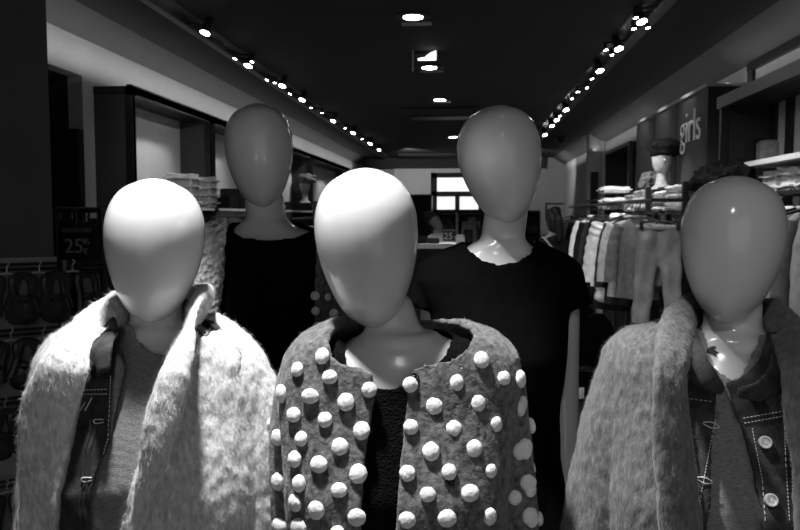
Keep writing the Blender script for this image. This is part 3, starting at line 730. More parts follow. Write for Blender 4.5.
def spot(px, py, side, i, big):
    p = ceil_pt(px, py, 1.17); y = p.y; x = p.x
    names = ['nearest', 'second', 'third', 'fourth', 'fifth', 'sixth', 'seventh', 'eighth', 'ninth', 'tenth']
    sd_ = 'left' if side < 0 else 'right'
    lab = f'{names[i]} {"bright round" if big else "small dim"} track spotlight on the {sd_} ceiling track'
    t = thing('track_spotlight', (x, y, CZ - .12), lab, 'spotlight', f'spotlights on the {sd_} lighting track')
    tx = trackL if side < 0 else trackR
    r = .030 if big else .013
    dirv = X((side * .25, -.35 if big else -.1, -1)).normalized(); q = dirv.to_track_quat('Z', 'Y').to_matrix()
    c = X((x, y, H + 1.17)); mb = MB()
    mb.loft([[c - dirv * (.11 if big else .05) * k + q @ X((rr_ * math.cos(a_), rr_ * math.sin(a_), 0)) for a_ in np.linspace(0, 2 * PI, 20, endpoint=False)] for k, rr_ in ((0, r * 1.12), (0, r * .98), (.02, r * .98), (.02, r * 1.12), (1, r * .85), (1.1, r * .4))])
    mb.build('housing', 'steel_dark', t)
    mb = MB(); mb.loft([[c + dirv * k + q @ X((r * math.cos(a_), r * math.sin(a_), 0)) for a_ in np.linspace(0, 2 * PI, 20, endpoint=False)] for k in (0.001, -.004)]); mb.build('lens', 'lamp_on', t)
    MB().tube([c - dirv * .05, X((tx, y, CZ - .03))], .008, 8).build('arm', 'steel_dark', t)
for side, L, S in ((-1, lampsL, smallL), (1, lampsR, smallR)):
    for i, (px, py) in enumerate(L): spot(px, py, side, i, True)
    for i, (px, py) in enumerate(sorted(S, key=lambda q: q[1])): spot(px, py, side, i, False)

# ------------------------------------------------------------------ left side wall frames
def wall_bay(y0, y1, xf, xw, zt, label, side=-1, shelf_z=None, bright=True):
    t = thing('display_bay', ((xf + xw) / 2, (y0 + y1) / 2, 0), label, 'shelving')
    w_ = .05
    for y in (y0, y1):
        MB().span((xf, y, 0), (xf + side * w_, y + w_, zt)).build('post', 'steel_dark', t, False)
        MB().span((xf, y + .005, .0), (xw, y + w_ - .005, zt - .02)).build('side_panel', 'panel', t, False)
    MB().span((xf, y0, zt - .05), (xw, y1 + w_, zt)).build('top_panel', 'board', t, False)
    MB().span((xf, y0, zt - .06), (xf + side * .04, y1 + w_, zt + .01)).build('top_rail', 'steel_dark', t, False)
    for z in (shelf_z or []):
        MB().span((xf - side * .02, y0 + w_, z - .025), (xw, y1, z)).build('shelf', 'board', t, False)
        MB().span((xf - side * .035, y0 + w_, z - .022), (xf - side * .02, y1, z)).build('shelf_edge', 'white_shelf', t, False)
    return t
zb = H + .86
wall_bay(4.88, 6.38, -2.25, XL, zb, 'tall black display bay against the left wall, nearest of three', -1, [H + .06, 1.0, .4])
wall_bay(6.47, 10.5, -2.25, XL, zb, 'tall black display bay against the left wall, second along', -1, [H + .06, 1.0, .4])
wall_bay(10.62, 14.0, -2.25, XL, zb, 'tall black display bay against the left wall, farthest', -1, [H + .06, 1.0, .4])

# folded stacks ----------------------------------------------------
def folded(x, y, z, w_, d_, h, m_, label, group, rz=0, name='folded_sweater', fat=1.0):
    bm = bmesh.new(); bmesh.ops.create_cube(bm, size=1)
    for v in bm.verts: v.co = X((v.co.x * w_, v.co.y * d_, v.co.z * h))
    bmesh.ops.bevel(bm, geom=bm.edges[:], offset=h * .42, segments=4, affect='EDGES')
    bmesh.ops.subdivide_edges(bm, edges=[e for e in bm.edges if e.calc_length() > .05], cuts=5, use_grid_fill=True)
    sdd = random.random() * 50; R = Matrix.Rotation(rz, 3, 'Z')
    vs = []
    for v in bm.verts:
        k = noise.noise(v.co * 9 + X((sdd, 0, 0))); c_ = v.co.copy(); c_.z += k * h * .22; c_.x *= 1 + .05 * noise.noise(X((sdd, v.co.y * 6, v.co.z * 30))); c_.y *= 1 + .06 * k
        vs.append(X((x, y, z + h / 2)) + R @ c_)
    mb = MB(); mb.add(vs, [[v.index for v in f.verts] for f in bm.faces]); bm.free()
    return mb.build(name, m_, None, label=label, cat='clothes', group=group)
ordn = ['bottom', 'second', 'third', 'fourth', 'fifth', 'sixth', 'seventh', 'top']
for cidx, (px, Y, n, lab) in enumerate(((190, 6.1, 4, 'left'), (203, 6.25, 4, 'right'))):
    p = P(px, 207, Y)
    for k in range(n):
        folded(-2.33 + (.0), Y - .15 + cidx * .28, H + .062 + k * .064, .27, .25, .080, 'c_light', f'{ordn[k] if k < n-1 else "top"} folded pale blanket in the {lab} pile behind the left front mannequin', f'folded blankets in the {lab} pile', name='folded_blanket')

# hanging garments --------------------------------------------------
def hanger(t, x, y, z, w_, rz, m_='steel_dark'):
    ca, sa = math.cos(rz), math.sin(rz); R = lambda u, v_, h: X((x + u * ca - v_ * sa, y + u * sa + v_ * ca, z + h))
    mb = MB(); mb.tube(smoothpath([R(.0, 0, .0), R(0, 0, .05), R(.018, 0, .075), R(.0, 0, .095), R(-.016, 0, .08)], 4), .003, 6)
    mb.tube([R(-w_ * .48, 0, -.05), R(0, 0, 0), R(w_ * .48, 0, -.05)], .007, 8); mb.build('hanger', m_, t)
def hanging_garment(px, py, Y, w_, h, rz, m_, label, group, kind='jacket', thick=.05, sleeves=True, loc=None, cat='clothes', fur=False):
    p = loc or P(px, py, Y); x, y, z = p.x, p.y, p.z
    t = thing(f'hanging_{kind}', (x, y, z - h), label, cat, group)
    hanger(t, x, y, z, w_, rz)
    ca, sa = math.cos(rz), math.sin(rz); W_ = lambda u, v_, h_: X((x + u * ca - v_ * sa, y + u * sa + v_ * ca, z + h_))
    rings = []; ph = random.random() * 6; K = 30; N = 48
    for i in range(K + 1):
        f = i / K; dz = -f * h
        hw = w_ * .5 * (np.interp(f, [0, .03, .10, .2, .6, 1], [.16, .42, .82, .80, .82, .95])); th = thick * np.interp(f, [0, .1, .3, 1], [.4, .7, 1, 1.15])
        if kind == 'puffer_jacket': k_ = abs(math.sin(f * 8 * PI)) ** .5; hw *= .9 + .12 * k_; th *= .8 + .5 * k_
        ring = []
        for j in range(N):
            a_ = 2 * PI * j / N
            rip = 1 + .22 * min(1, f * 2) * math.sin(a_ * 6 + ph + 1.2 * math.sin(f * 3)) * abs(math.sin(a_))
            ring.append(W_(hw * math.cos(a_), th * math.sin(a_) * rip, dz - .02))
        rings.append(ring)
    mb = MB(); mb.loft(rings)
    mb.build('body', m_, t)
    if sleeves:
        for sx in (-1, 1):
            s_ = MB(); pp = smoothpath([W_(sx * w_ * .36, 0, -.05 - .03), W_(sx * w_ * .46, -.01, -h * .3), W_(sx * w_ * .5, -.03, -h * .58), W_(sx * w_ * .50, -.045, -h * .85)], 5)
            rr_ = [thick * .95 * (1 + (.18 * abs(math.sin(k * 1.6)) if kind == 'puffer_jacket' else .05 * math.sin(k * 2.1))) for k in range(len(pp))]
            s_.tube(pp, rr_, 14); s_.build('sleeve', m_, t)
    mb = MB(); mb.tube([W_(.05 * math.cos(a_), thick * .5 * math.sin(a_), -.015) for a_ in np.linspace(0, 2 * PI, 17)], .013 if not fur else .03, 8); mb.build('collar', m_ if not fur else 'c_white', t)
    return t
def hanging_trousers(px, py, Y, w_, h, rz, m_, label, group=None):
    p = P(px, py, Y); x, y, z = p.x, p.y, p.z; t = thing('hanging_trousers', (x, y, z - h), label, 'trousers', group)
    ca, sa = math.cos(rz), math.sin(rz); W_ = lambda u, v_, h_: X((x + u * ca - v_ * sa, y + u * sa + v_ * ca, z + h_))
    mb = MB(); mb.tube([W_(-w_ * .45, 0, .03), W_(w_ * .45, 0, .03)], .008, 8); mb.tube(smoothpath([W_(0, 0, .03), W_(0, 0, .08), W_(.018, 0, .1), W_(0, 0, .12)], 3), .004, 6); mb.build('hanger', 'steel_dark', t)
    parts = []
    for sx in (-1, 1):
        mb = MB(); rings = []
        for i in range(26):
            f = i / 25; cx_ = sx * w_ * np.interp(f, [0, .3, 1], [.22, .26, .40]); hw = w_ * np.interp(f, [0, .1, .3, 1], [.27, .29, .27, .20]); ring = []
            for j in range(28):
                a_ = 2 * PI * j / 28; ring.append(W_(cx_ + hw * math.cos(a_), (.035 + .006 * math.sin(f * 14 + sx)) * math.sin(a_) * (1 + .15 * math.sin(3 * a_ + f * 5)), -f * h))
            rings.append(ring)
        mb.loft(rings); parts.append(mb.mesh())
    me = voxel(join(parts).mesh(), .009, 3); displace(me, [.012], [14], .6, 3); link('legs', me, m_, t)
    wb = MB(); wb.tube([W_(w_ * .5 * math.cos(a_), .04 * math.sin(a_), -.012) for a_ in np.linspace(0, 2 * PI, 25)], .016, 8, flat=1.2); wb.build('waistband', m_, t)
    for sx in (-.42, .42):
        c_ = MB(); c_.box(W_(w_ * sx, -.04, .0), (.022, .025, .05)); c_.build('clip', 'leather', t, False)
    return t
def rail(a_, b_, label, posts=True, wall=None, r=.014, feet=True):
    a_, b_ = X(a_), X(b_); t = thing('clothes_rail', ((a_.x + b_.x) / 2, (a_.y + b_.y) / 2, 0), label, 'clothes rail')
    MB().tube([a_, b_], r, 10).build('rail_bar', 'steel_dark', t)
    if wall is not None:
        for p in (a_, b_):
            MB().span((p.x, p.y - .012, p.z - .012), (wall, p.y + .012, p.z + .012)).build('bracket', 'steel_dark', t, False)
    if posts and wall is None:
        for p in (a_, b_):
            MB().tube([X((p.x, p.y, 0)), p], r, 10).build('post', 'steel_dark', t)
            MB().span((p.x - .2, p.y - .02, 0), (p.x + .2, p.y + .02, .03)).build('foot', 'steel_dark', t, False)
    return t

# right-hand rack with jackets receding towards the back
rp = [P(577, 201, 10.5), P(650, 203, 5.9)]
rr0 = PX(578, 203, 1.24); rr1 = PX(668, 204, 1.24)
yA, yB = 9.6, 5.35; xr = 1.24; zr_ = H + .10
rail((xr, yB - .1, zr_), (xr, yA, zr_), 'long black clothes rail on the right carrying jackets and trousers', wall=XR)
def at_y(y, dz=-.10): return X((xr, y, zr_ + dz))
items = [  # y, width, height, material, kind, label
    (9.1, .42, .62, 'c_dark', 'jacket', 'dark grey jacket at the far end of the right rail'),
    (8.3, .42, .70, 'c_black', 'jacket', 'black jacket hanging just left of the white shirt on the right rail'),
    (7.75, .42, .60, 'c_white', 'shirt', 'bright white shirt between dark jackets on the right rail'),
    (7.35, .44, .85, 'c_black', 'coat', 'long black coat in front of the white shirt on the right rail'),
    (7.05, .44, .80, 'c_dark', 'jacket', 'dark patterned jacket behind the shiny puffer jacket'),
    (6.8, .44, .82, 'c_black', 'jacket', 'black jacket right behind the shiny puffer jacket'),
    (6.45, .46, .72, 'puffer', 'puffer_jacket', 'shiny quilted puffer jacket with pale collar on the right rail'),
    (6.15, .40, .70, 'c_dark', 'cardigan', 'dark cardigan between the puffer jacket and the pale fleece'),
    (5.95, .40, .62, 'c_light', 'fleece', 'pale fleece jacket next to the puffer on the right rail'),
    (5.70, .38, .60, 'c_mid', 'jacket', 'grey satin jacket just behind the hanging trousers')]
for y, w_, h, m_, kd, lab in items:
    hanging_garment(0, 0, 0, w_, h, random.uniform(-.85, -.6), m_, lab, 'clothes on the long right rail', kd, thick=.055 if 'puffer' not in kd else .08, loc=at_y(y), fur=(kd == 'puffer_jacket'))
hanging_trousers(659, 226, 5.45, .29, .70, -.15, 'satin', 'pale satin trousers clipped on a hanger beneath the folded stacks', 'clothes on the long right rail')
hanging_trousers(672, 232, 5.75, .28, .72, -.15, 'c_dark', 'dark trousers hanging behind the pale satin trousers', 'clothes on the long right rail')
# cabinet with shelves and sign panel behind it
bx0 = 1.52
shz1, shz2 = H + .235, H + .035
cb_ = thing('shelf_unit', (1.75, 6.8, 0), 'black wall shelf unit under the girls sign holding folded clothes', 'shelving')
for z in (shz1, shz2):
    MB().span((bx0 if z == shz2 else 1.60, 5.56, z - .03), (XR, 8.1, z)).build('shelf', 'board', cb_, False)
for y in (5.56, 6.7, 8.05):
    MB().span((bx0 + .0, y, 0), (bx0 + .04, y + .04, H + .24)).build('post', 'steel_dark', cb_, False)
    MB().span((XR - .04, y, 0), (XR, y + .04, H + .24)).build('post', 'steel_dark', cb_, False)
MB().tube([X((bx0 + .2, 5.56, H - .08)), X((bx0 + .2, 8.1, H - .08))], .012, 8).build('hanging_bar', 'metal', cb_)
gl = ['c_light', 'c_white', 'c_mid', 'c_white', 'c_light', 'c_white', 'c_light']
for s_, (y, lab) in enumerate(((5.80, 'nearest'), (6.22, 'second'), (6.95, 'third'), (7.4, 'fourth'))):
    n = (6, 5, 6, 5)[s_]
    for k in range(n):
        folded(1.66, y, shz2 + .001 + k * .0305, .34, .33, .031, gl[(k + s_) % 7], f'{ordn[k] if k < n-1 else "top"} folded garment in the {lab} stack below the girls sign', f'folded clothes in the {lab} right stack', rz=random.uniform(-.05, .05), name='folded_shirt')
# folded/white accessories on low tiers further back
for i, (px, py) in enumerate(((614, 190), (616, 201), (613, 206))):
    p = PX(px, py, 1.45); folded(p.x, p.y, p.z - .03, .3, .35, .06, 'c_white', ['white folded item on the top tier of the far right stand', 'white folded item on the middle tier of the far right stand', 'white folded item on the low tier of the far right stand'][i], 'white items on the far stand', name='folded_towel')
st_ = thing('display_stand', (1.8, 9.0, 0), 'open black metal display stand at the far end of the right wall', 'display stand')
q1, q2 = PX(607, 152, 1.75), X((1.75, 8.50, 0))
for (x, y) in ((1.75, q1.y), (1.75, q2.y), (XR - .03, q1.y), (XR - .03, q2.y)): MB().span((x - .02, y - .02, 0), (x + .02, y + .02, q1.z + .0)).build('post', 'steel_dark', st_, False)
MB().span((1.73, q2.y, q1.z - .04), (XR, q1.y, q1.z)).build('top', 'board', st_, False)
MB().span((1.76, q1.y - .03, 0), (XR, q1.y, q1.z)).build('end_panel', 'niche', st_, False)
for k in range(5): y = q2.y + (q1.y - q2.y) * (k + .5) / 5; MB().span((XR - .1, y - .02, 1), (XR - .06, y + .02, q1.z)).build('slat', 'steel_dark', st_, False)
for z in (H + .19, H + .08): MB().span((1.5, q2.y, z - .02), (XR, q1.y, z)).build('shelf', 'board', st_, False)

# sign panel "girls"
sg = thing('wall_sign', (1.85, 6.9, H + .24), 'dark wall board with a pale top edge carrying the pale word girls', 'sign')
zs = H + .99
MB().span((1.80, 6.06, H + .26), (XR, 8.44, zs)).build('board', 'panel', sg, False)
for y in (6.85, 7.65): MB().span((1.796, y - .006, H + .26), (1.80, y + .006, zs)).build('joint', 'board', sg, False)
MB().span((1.785, 5.98, zs - .012), (XR, 8.46, zs + .012)).build('cap', 'c_light', sg, False)
MB().span((1.80, 5.98, 0), (XR, 6.06, zs - .012)).build('end_panel', 'board', sg, False)
tm = text_mesh('girls', .30, .005, -.0035)
v, _t = get_np(tm); wx = v[:, 0].max() - v[:, 0].min(); k_ = .56 / wx
gp0 = PX(680.5, 145, 1.79)
tm.transform(Matrix.Translation((1.785, gp0.y, PX(684, 144, 1.79).z)) @ Matrix(((0, 0, -1, 0), (-1, 0, 0, 0), (0, 1, 0, 0), (0, 0, 0, 1))) @ Matrix.Diagonal((k_, k_ * 1.08, 1, 1)))
link('lettering', tm, 'letter', sg, False, label='pale raised word girls')

# display head with beret
def display_head(p, sc_, label, m_hat='c_black', rz=0, neck=True):
    t = thing('hat_mannequin', (p.x, p.y, p.z - .24 * sc_), label, 'display head')
    mb = MB(); mb.loft([[X((p.x, p.y, p.z + z * sc_)) + X((r * math.cos(a_) * sc_, r * 1.15 * math.sin(a_) * sc_, 0)) for a_ in np.linspace(0, 2 * PI, 24, endpoint=False)] for z, r in ((-.26, .085), (-.25, .08), (-.22, .05), (-.17, .042), (-.125, .042), (-.12, .05), (-.10, .062), (-.06, .074), (.0, .082), (.05, .075), (.09, .05), (.105, .01))])
    mb.tube([X((p.x, p.y - .075 * sc_, p.z)), X((p.x, p.y - .098 * sc_, p.z - .03 * sc_)), X((p.x, p.y - .075 * sc_, p.z - .045 * sc_))], [.008, .012, .008], 8)
    mb.build('head_form', 'c_light', t)
    mb = MB(); mb.ball((p.x + .02, p.y, p.z + .075 * sc_), .135 * sc_, (1.0, 1, .62), .25, 3); mb.tube([X((p.x + .084 * sc_ * math.cos(a_), p.y + .094 * sc_ * math.sin(a_), p.z + .035 * sc_)) for a_ in np.linspace(0, 2 * PI, 25)], .014, 8); mb.build('beret', m_hat, t)
    return t
pdh = PX(303, 180, -2.36); display_head(X((-2.33, pdh.y, H + .06 + .37)), 1.0, 'small display head in a knitted beret on the left wall shelf', 'c_mid')
ph2 = PX(662, 163, 1.655); display_head(X((1.655, ph2.y, shz1 + .26)), 1.05, 'display head in a dark slouchy hat on the shelf under the girls sign', 'c_black')
MB().span((-2.45, pdh.y - .12, H + .06), (-2.21, pdh.y + .12, H + .17)).build('display_block', 'board', None, False, label='black block raising the display head on the left wall shelf', cat='block')
# bag and scarf bits beside it
pb = PX(647, 172, 1.72); bgm = MB(); bgm.ball((1.74, pb.y, shz1 + .09), .12, (.8, 1, .8), .5, 8, freq=1.6); bgm.build('bunched_scarf', 'c_mid', None, label='bunched grey scarf on the shelf left of the dark hat', cat='scarf')
# fluffy dark hat above the right front mannequin
pfh = P(724, 186, 4.7); fm = MB(); fm.ball((pfh.x, pfh.y, pfh.z + .0), .17, (1.05, .9, .85), .25, 5, sub=4)
fme = fm.mesh(); displace(fme, [.05, .035], [14, 34], 1, 8); 
stz = thing('hat_stand', (pfh.x, pfh.y, 0), 'black pole display stand behind the right front mannequin carrying the fur hat', 'stand')
MB().tube([(pfh.x, pfh.y, 0), (pfh.x, pfh.y, pfh.z - .12)], .02, 10).build('pole', 'steel_dark', stz); MB().lathe((pfh.x, pfh.y, 0), [(.001, 0), (.18, 0), (.18, .015), (.001, .02)]).build('base', 'steel_dark', stz)
link('fur_hat', fme, 'fur', None, label='black curly fur hat peeking above the right front mannequin head', cat='hat')

# near right wall bay
fy0, fy1 = 2.6, 5.51; fx = 1.74; fz = H + .81
nb_ = thing('display_bay', (1.9, 4, 0), 'large black frame bay with striped back on the near right wall', 'shelving')
MB().span((fx, fy0, fz - .05), (XR, fy1, fz)).build('top_panel', 'board', nb_, False)
MB().span((fx - .02, fy0, fz - .07), (fx + .03, fy1, fz + .01)).build('top_rail', 'steel_dark', nb_, False)
for y in (fy0, fy1): MB().span((fx, y - .04, 0), (fx + .05, y, fz)).build('post', 'steel_dark', nb_, False)
MB().span((fx + .04, fy1 - .03, 0), (XR, fy1, fz)).build('side_panel', 'board', nb_, False)
for k in range(9):
    y = 5.46 - k * .26; MB().span((XR - .02, y - .10, 0), (XR, y, fz)).build('back_strip', 'steel_dark', nb_, False)
MB().span((XR - .025, 5.80, fz), (XR, 5.90, zr)).build('riser', 'steel_dark', nb_, False)
mbx = MB(); mbx.span((XR - .03, fy0, zr - .06), (XR, 5.9, zr - .0)); mbx.build('header', 'steel_dark', nb_, False)
s0 = P(745, 166, 4.55); shz = s0.z
MB().span((1.62, 2.7, shz - .0), (XR, 4.72, shz + .028)).build('shelf', 'white_shelf', nb_, False)
MB().tube([(1.70, 2.7, P(780, 186, 4.3).z), (1.70, 4.55, P(780, 186, 4.3).z)], .014, 10).build('hanging_bar', 'metal', nb_)
zhb = P(780, 186, 4.3).z
# items on the white shelf
pbag = P(767, 157, 4.35); by_ = PX(766, 147, 1.76).y; tb = thing('gift_bag', (1.76, by_, shz + .028), 'small pale bag with dark flap on the white shelf at right', 'bag')
MB().box((1.76, by_, shz + .028 + .065), (.10, .15, .13), 0, .012).build('bag_body', 'c_mid', tb); MB().box((1.73, by_ + .08, shz + .028 + .075), (.09, .12, .15), .2, .012).build('flap', 'c_black', tb)
# second shelf with rolled towels below the white shelf
z2 = shz - .155
MB().span((1.64, 2.7, z2 - .02), (XR, 4.6, z2)).build('lower_shelf', 'board', nb_, False)
rowlab = ['rear', 'second from the rear', 'middle', 'fourth from the rear', 'nearest']
for i, y in enumerate((4.45, 4.2, 3.95, 3.7, 3.45)):
    for k, m_ in enumerate(('c_white', 'c_light')):
        folded(1.80, y, z2 + k * .062, .28, .23, .06, m_, f'{"lower white" if k == 0 else "upper pale"} folded throw in the {rowlab[i]} pile under the white shelf', 'folded throws under the white shelf', name='folded_throw')
# hanging pale coats at right edge
cols = ['c_white', 'c_light', 'c_white', 'c_light', 'c_mid', 'c_light', 'c_white', 'c_light']
nm = ['first', 'second', 'third', 'fourth', 'fifth', 'sixth', 'seventh', 'eighth']
for i in range(8):
    y = 4.45 - i * .17
    hanging_garment(0, 0, 0, .40, .78, random.uniform(-.12, .12) + .1, cols[i], f'{nm[i]} pale coat from the rear on the bar at the right edge', 'pale coats on the right edge bar', 'coat', .045, loc=X((1.68, y, zhb - .11)))

# ------------------------------------------------------------------ left: goods between heads
def small_goods(px, py, X_, w_, h, m_, label, nm_='accessory_box', cat='goods'):
    p = PX(px, py, X_); return MB().box((p.x, p.y, p.z), (w_, w_ * 1.2, h), random.uniform(-.2, .2), .01).build(nm_, m_, None, label=label, cat=cat)
# racks in the aisle along the left wall
ylr = 7.2
rail((-1.9, 5.4, H - .02), (-1.9, 7.4, H - .02), 'black clothes rail along the left wall behind the back mannequin')
for i, (m_, lab) in enumerate((('c_dark', 'dark knitted top nearest on the left rail'), ('c_light', 'pale patterned top, second on the left rail'), ('c_black', 'black fluffy cardigan, third on the left rail'), ('c_dark', 'dark jacket, fourth on the left rail'), ('c_mid', 'grey jumper, fifth on the left rail'), ('c_black', 'black dress at the far end of the left rail'))):
    hanging_garment(0, 0, 0, .42, .7, random.uniform(.1, .4), m_, lab, 'tops on the left rail', 'blouse', .05, loc=X((-1.9, 5.6 + i * .33, H - .11)))
rail((-1.98, 8.2, H - .04), (-1.98, 10.6, H - .04), 'farther black clothes rail along the left wall')
for i, (m_, lab) in enumerate((('c_white', 'white shirt nearest on the farther left rail'), ('c_light', 'pale shirt, second on the farther left rail'), ('c_white', 'white blouse, third on the farther left rail'), ('c_dark', 'dark top, fourth on the farther left rail'), ('c_black', 'black top, fifth on the farther left rail'))):
    hanging_garment(0, 0, 0, .42, .7, random.uniform(.1, .4), m_, lab, 'shirts on the farther left rail', 'shirt', .05, loc=X((-1.98, 8.4 + i * .42, H - .13)))
for i, (y, w_, h, m_, lab) in enumerate(((7.0, .25, .12, 'c_black', 'low black box on the second left bay shelf'), (7.35, .22, .20, 'c_black', 'tall black box on the second left bay shelf'), (7.75, .25, .08, 'c_white', 'white folded cloth at the middle of the second left bay shelf'), (8.1, .22, .13, 'c_dark', 'dark box next to the white cloth on the second left bay shelf'), (8.95, .2, .07, 'c_white', 'flat white packet right of the display head on the left shelf'), (9.3, .22, .10, 'c_dark', 'dark pouch at the far end of the second left bay shelf'), (10.95, .22, .14, 'c_dark', 'dark box nearest on the third left bay shelf'), (11.4, .25, .1, 'c_mid', 'grey box in the middle of the third left bay shelf'), (12.1, .25, .12, 'c_black', 'black box at the far part of the third left bay shelf'))):
    MB().box((-2.36, y, H + .062 + h / 2), (w_, w_, h), random.uniform(-.2, .2), .012).build('storage_box', m_, None, label=lab, cat='box')
# near-left rack with price card
rail((P(56, 208, 3.4).x, 3.4, P(56, 210, 3.4).z), (P(102, 208, 3.4).x, 3.4, P(102, 210, 3.4).z), 'short black rail holding bags and the price card beside the dark pillar')
for i, (px, w_, h, m_, lab) in enumerate(((66, .11, .30, 'leather', 'black bag hanging left on the short rail'), (76, .10, .22, 'suede', 'dark pouch hanging in the middle of the short rail'), (94, .14, .42, 'suede', 'long dark bag hanging right on the short rail'))):
    p = P(px, 212, 3.45); t = thing('hanging_bag', (p.x, p.y, p.z - h), lab, 'bag', 'bags on the short rail')
    mb = MB(); mb.loft([[X((p.x + w_ / 2 * a_ * math.cos(q), p.y + .035 * a_ * math.sin(q), p.z - .03 - h * f)) for q in np.linspace(0, 2 * PI, 20, endpoint=False)] for f, a_ in ((0, .25), (.06, .7), (.2, .95), (.6, 1.05), (.9, 1), (1, .6))]); mb.build('bag_body', m_, t)
    mb = MB(); mb.tube(smoothpath([X((p.x - .03, p.y, p.z - .04)), X((p.x - .02, p.y, p.z + .01)), X((p.x + .02, p.y, p.z + .01)), X((p.x + .03, p.y, p.z - .04))], 4), .006, 6); mb.build('strap', m_, t)
def price_card(x0, y0, x1, y1, Y, label, main, sub, sz, tilt=0):
    a_, b_ = P(x0, y0, Y), P(x1, y1, Y); t = thing('price_card', ((a_.x + b_.x) / 2, Y, b_.z), label, 'price sign')
    MB().span((a_.x, Y, b_.z), (b_.x, Y + .008, a_.z)).build('card', 'card', t, False)
    MB().span((a_.x, Y - .004, a_.z - (a_.z - b_.z) * .13), (b_.x, Y, a_.z)).build('header_strip', 'c_mid', t, False)
    MB().tube([((a_.x + b_.x) / 2, Y + .006, a_.z), ((a_.x + b_.x) / 2, Y + .006, a_.z + .10)], .004, 6).build('clip', 'steel_dark', t)
    for txt, fx_, fz_, s_ in main:
        tm = text_mesh(txt, s_ * (a_.z - b_.z), .001, .0)
        tm.transform(Matrix.Translation((a_.x + fx_ * (b_.x - a_.x), Y - .003, b_.z + fz_ * (a_.z - b_.z))) @ Matrix.Rotation(PI / 2, 4, 'X')); link('print', tm, 'ink', t, False)
price_card(61, 228, 92, 261, 3.384, 'black price card reading 25.95 euro beside the left front mannequin', [('25', .10, .25, .62), ('95', .70, .50, .24), ('€', .72, .20, .26)], '', 0)

# shoe display at lower left
rdir = X((math.cos(math.radians(38)), math.sin(math.radians(38)), 0))
bs0 = P(0, 300, 2.0)
disp = thing('shoe_display', (bs0.x, bs0.y, 0), 'black wall rack with rows of bars holding hanging shoes, lower left', 'display rack')
def dpt(px, py):
    # point on the angled display plane
    d = ray(px, py); n = X((-rdir.y, rdir.x, 0)); k_ = (bs0 - CAM).dot(n) / d.dot(n); return CAM + d * k_
rows = [265, 331, 399, 481]
for ry in rows:
    z = P(0, ry, 2.0).z
    for dz in (0, -.012 * 1.2):
        a_ = dpt(-30, ry); a_.z = z + dz; b_ = a_ + rdir * .42 if dz == 0 else a_ + rdir * .42; 
        MB().tube([a_, b_], .0045, 8).build('bar', 'steel_dark', disp)
a_ = dpt(66, 300); MB().tube([X((a_.x, a_.y, 0)), X((a_.x, a_.y, P(0, 262, 2.0).z))], .012, 8).build('upright', 'steel_dark', disp)
nrm = X((rdir.y, -rdir.x, 0))
def shoe(c, lean, label, group, m_):
    """toe-down slip-on shoe hanging by its heel; c = heel top"""
    t = thing('hanging_shoe', c - X((0, 0, .15)), label, 'shoe', group)
    L = .145
    ax = (X((0, 0, -1)) + rdir * lean).normalized(); sd_ = rdir - ax * rdir.dot(ax); sd_.normalize(); nn = ax.cross(sd_).normalized()
    if nn.dot(nrm) < 0: nn = -nn
    prof = [(0, .012), (.04, .020), (.15, .025), (.35, .024), (.55, .026), (.75, .031), (.9, .028), (.98, .016), (1, .004)]
    mb = MB(); mb.loft([[c + ax * L * f + sd_ * w_ * math.cos(q) + nn * (.004 * math.sin(q) - .016) for q in np.linspace(0, 2 * PI, 20, endpoint=False)] for f, w_ in prof]); mb.build('sole', 'leather', t)
    rg = []
    for f, w_ in prof:
        hgt = float(np.interp(f, [0, .15, .45, .6, .85, 1], [.040, .036, .022, .040, .034, .006]))
        ring = []
        for q in np.linspace(-.15 * PI, 1.15 * PI, 15): ring.append(c + ax * L * f + sd_ * (w_ * 1.02) * math.cos(q) + nn * (-.014 + hgt * (abs(math.sin(q)) ** .5 if math.sin(q) > 0 else -.1)) * 1.0)
        rg.append(ring)
    mb = MB(); mb.loft(rg[5 - 1:], caps=False, closed=False)       # toe cap
    for s2 in (-1, 1):
        mb.tube([c + ax * L * f + sd_ * s2 * w_ * .97 + nn * (0.004) for f, w_ in prof[:6]], [.010, .013, .012, .011, .012, .013], 8, flat=1.0)
    mb.tube([c + sd_ * .022 * math.cos(q) + ax * (.010 - .008 * math.sin(q)) + nn * .004 for q in np.linspace(0, PI, 9)], .012, 8); mb.build('upper', m_, t)
    mb = MB(); mb.loft([[c + ax * L * f + sd_ * w_ * .8 * math.cos(q) + nn * (.002 * math.sin(q) - .010) for q in np.linspace(0, 2 * PI, 16, endpoint=False)] for f, w_ in prof[1:6]]); mb.build('insole', 'sock', t)
    mb = MB(); fl = .45; mb.tube([c + ax * L * fl + sd_ * .026 * math.cos(q) + nn * (.026 * math.sin(q) - .004) for q in np.linspace(0, PI, 9)], .005, 8, flat=1.6); mb.build('strap', m_, t)
rn = ['top row', 'second row', 'third row', 'lowest row']; cn = ['far left', 'middle', 'right-hand']
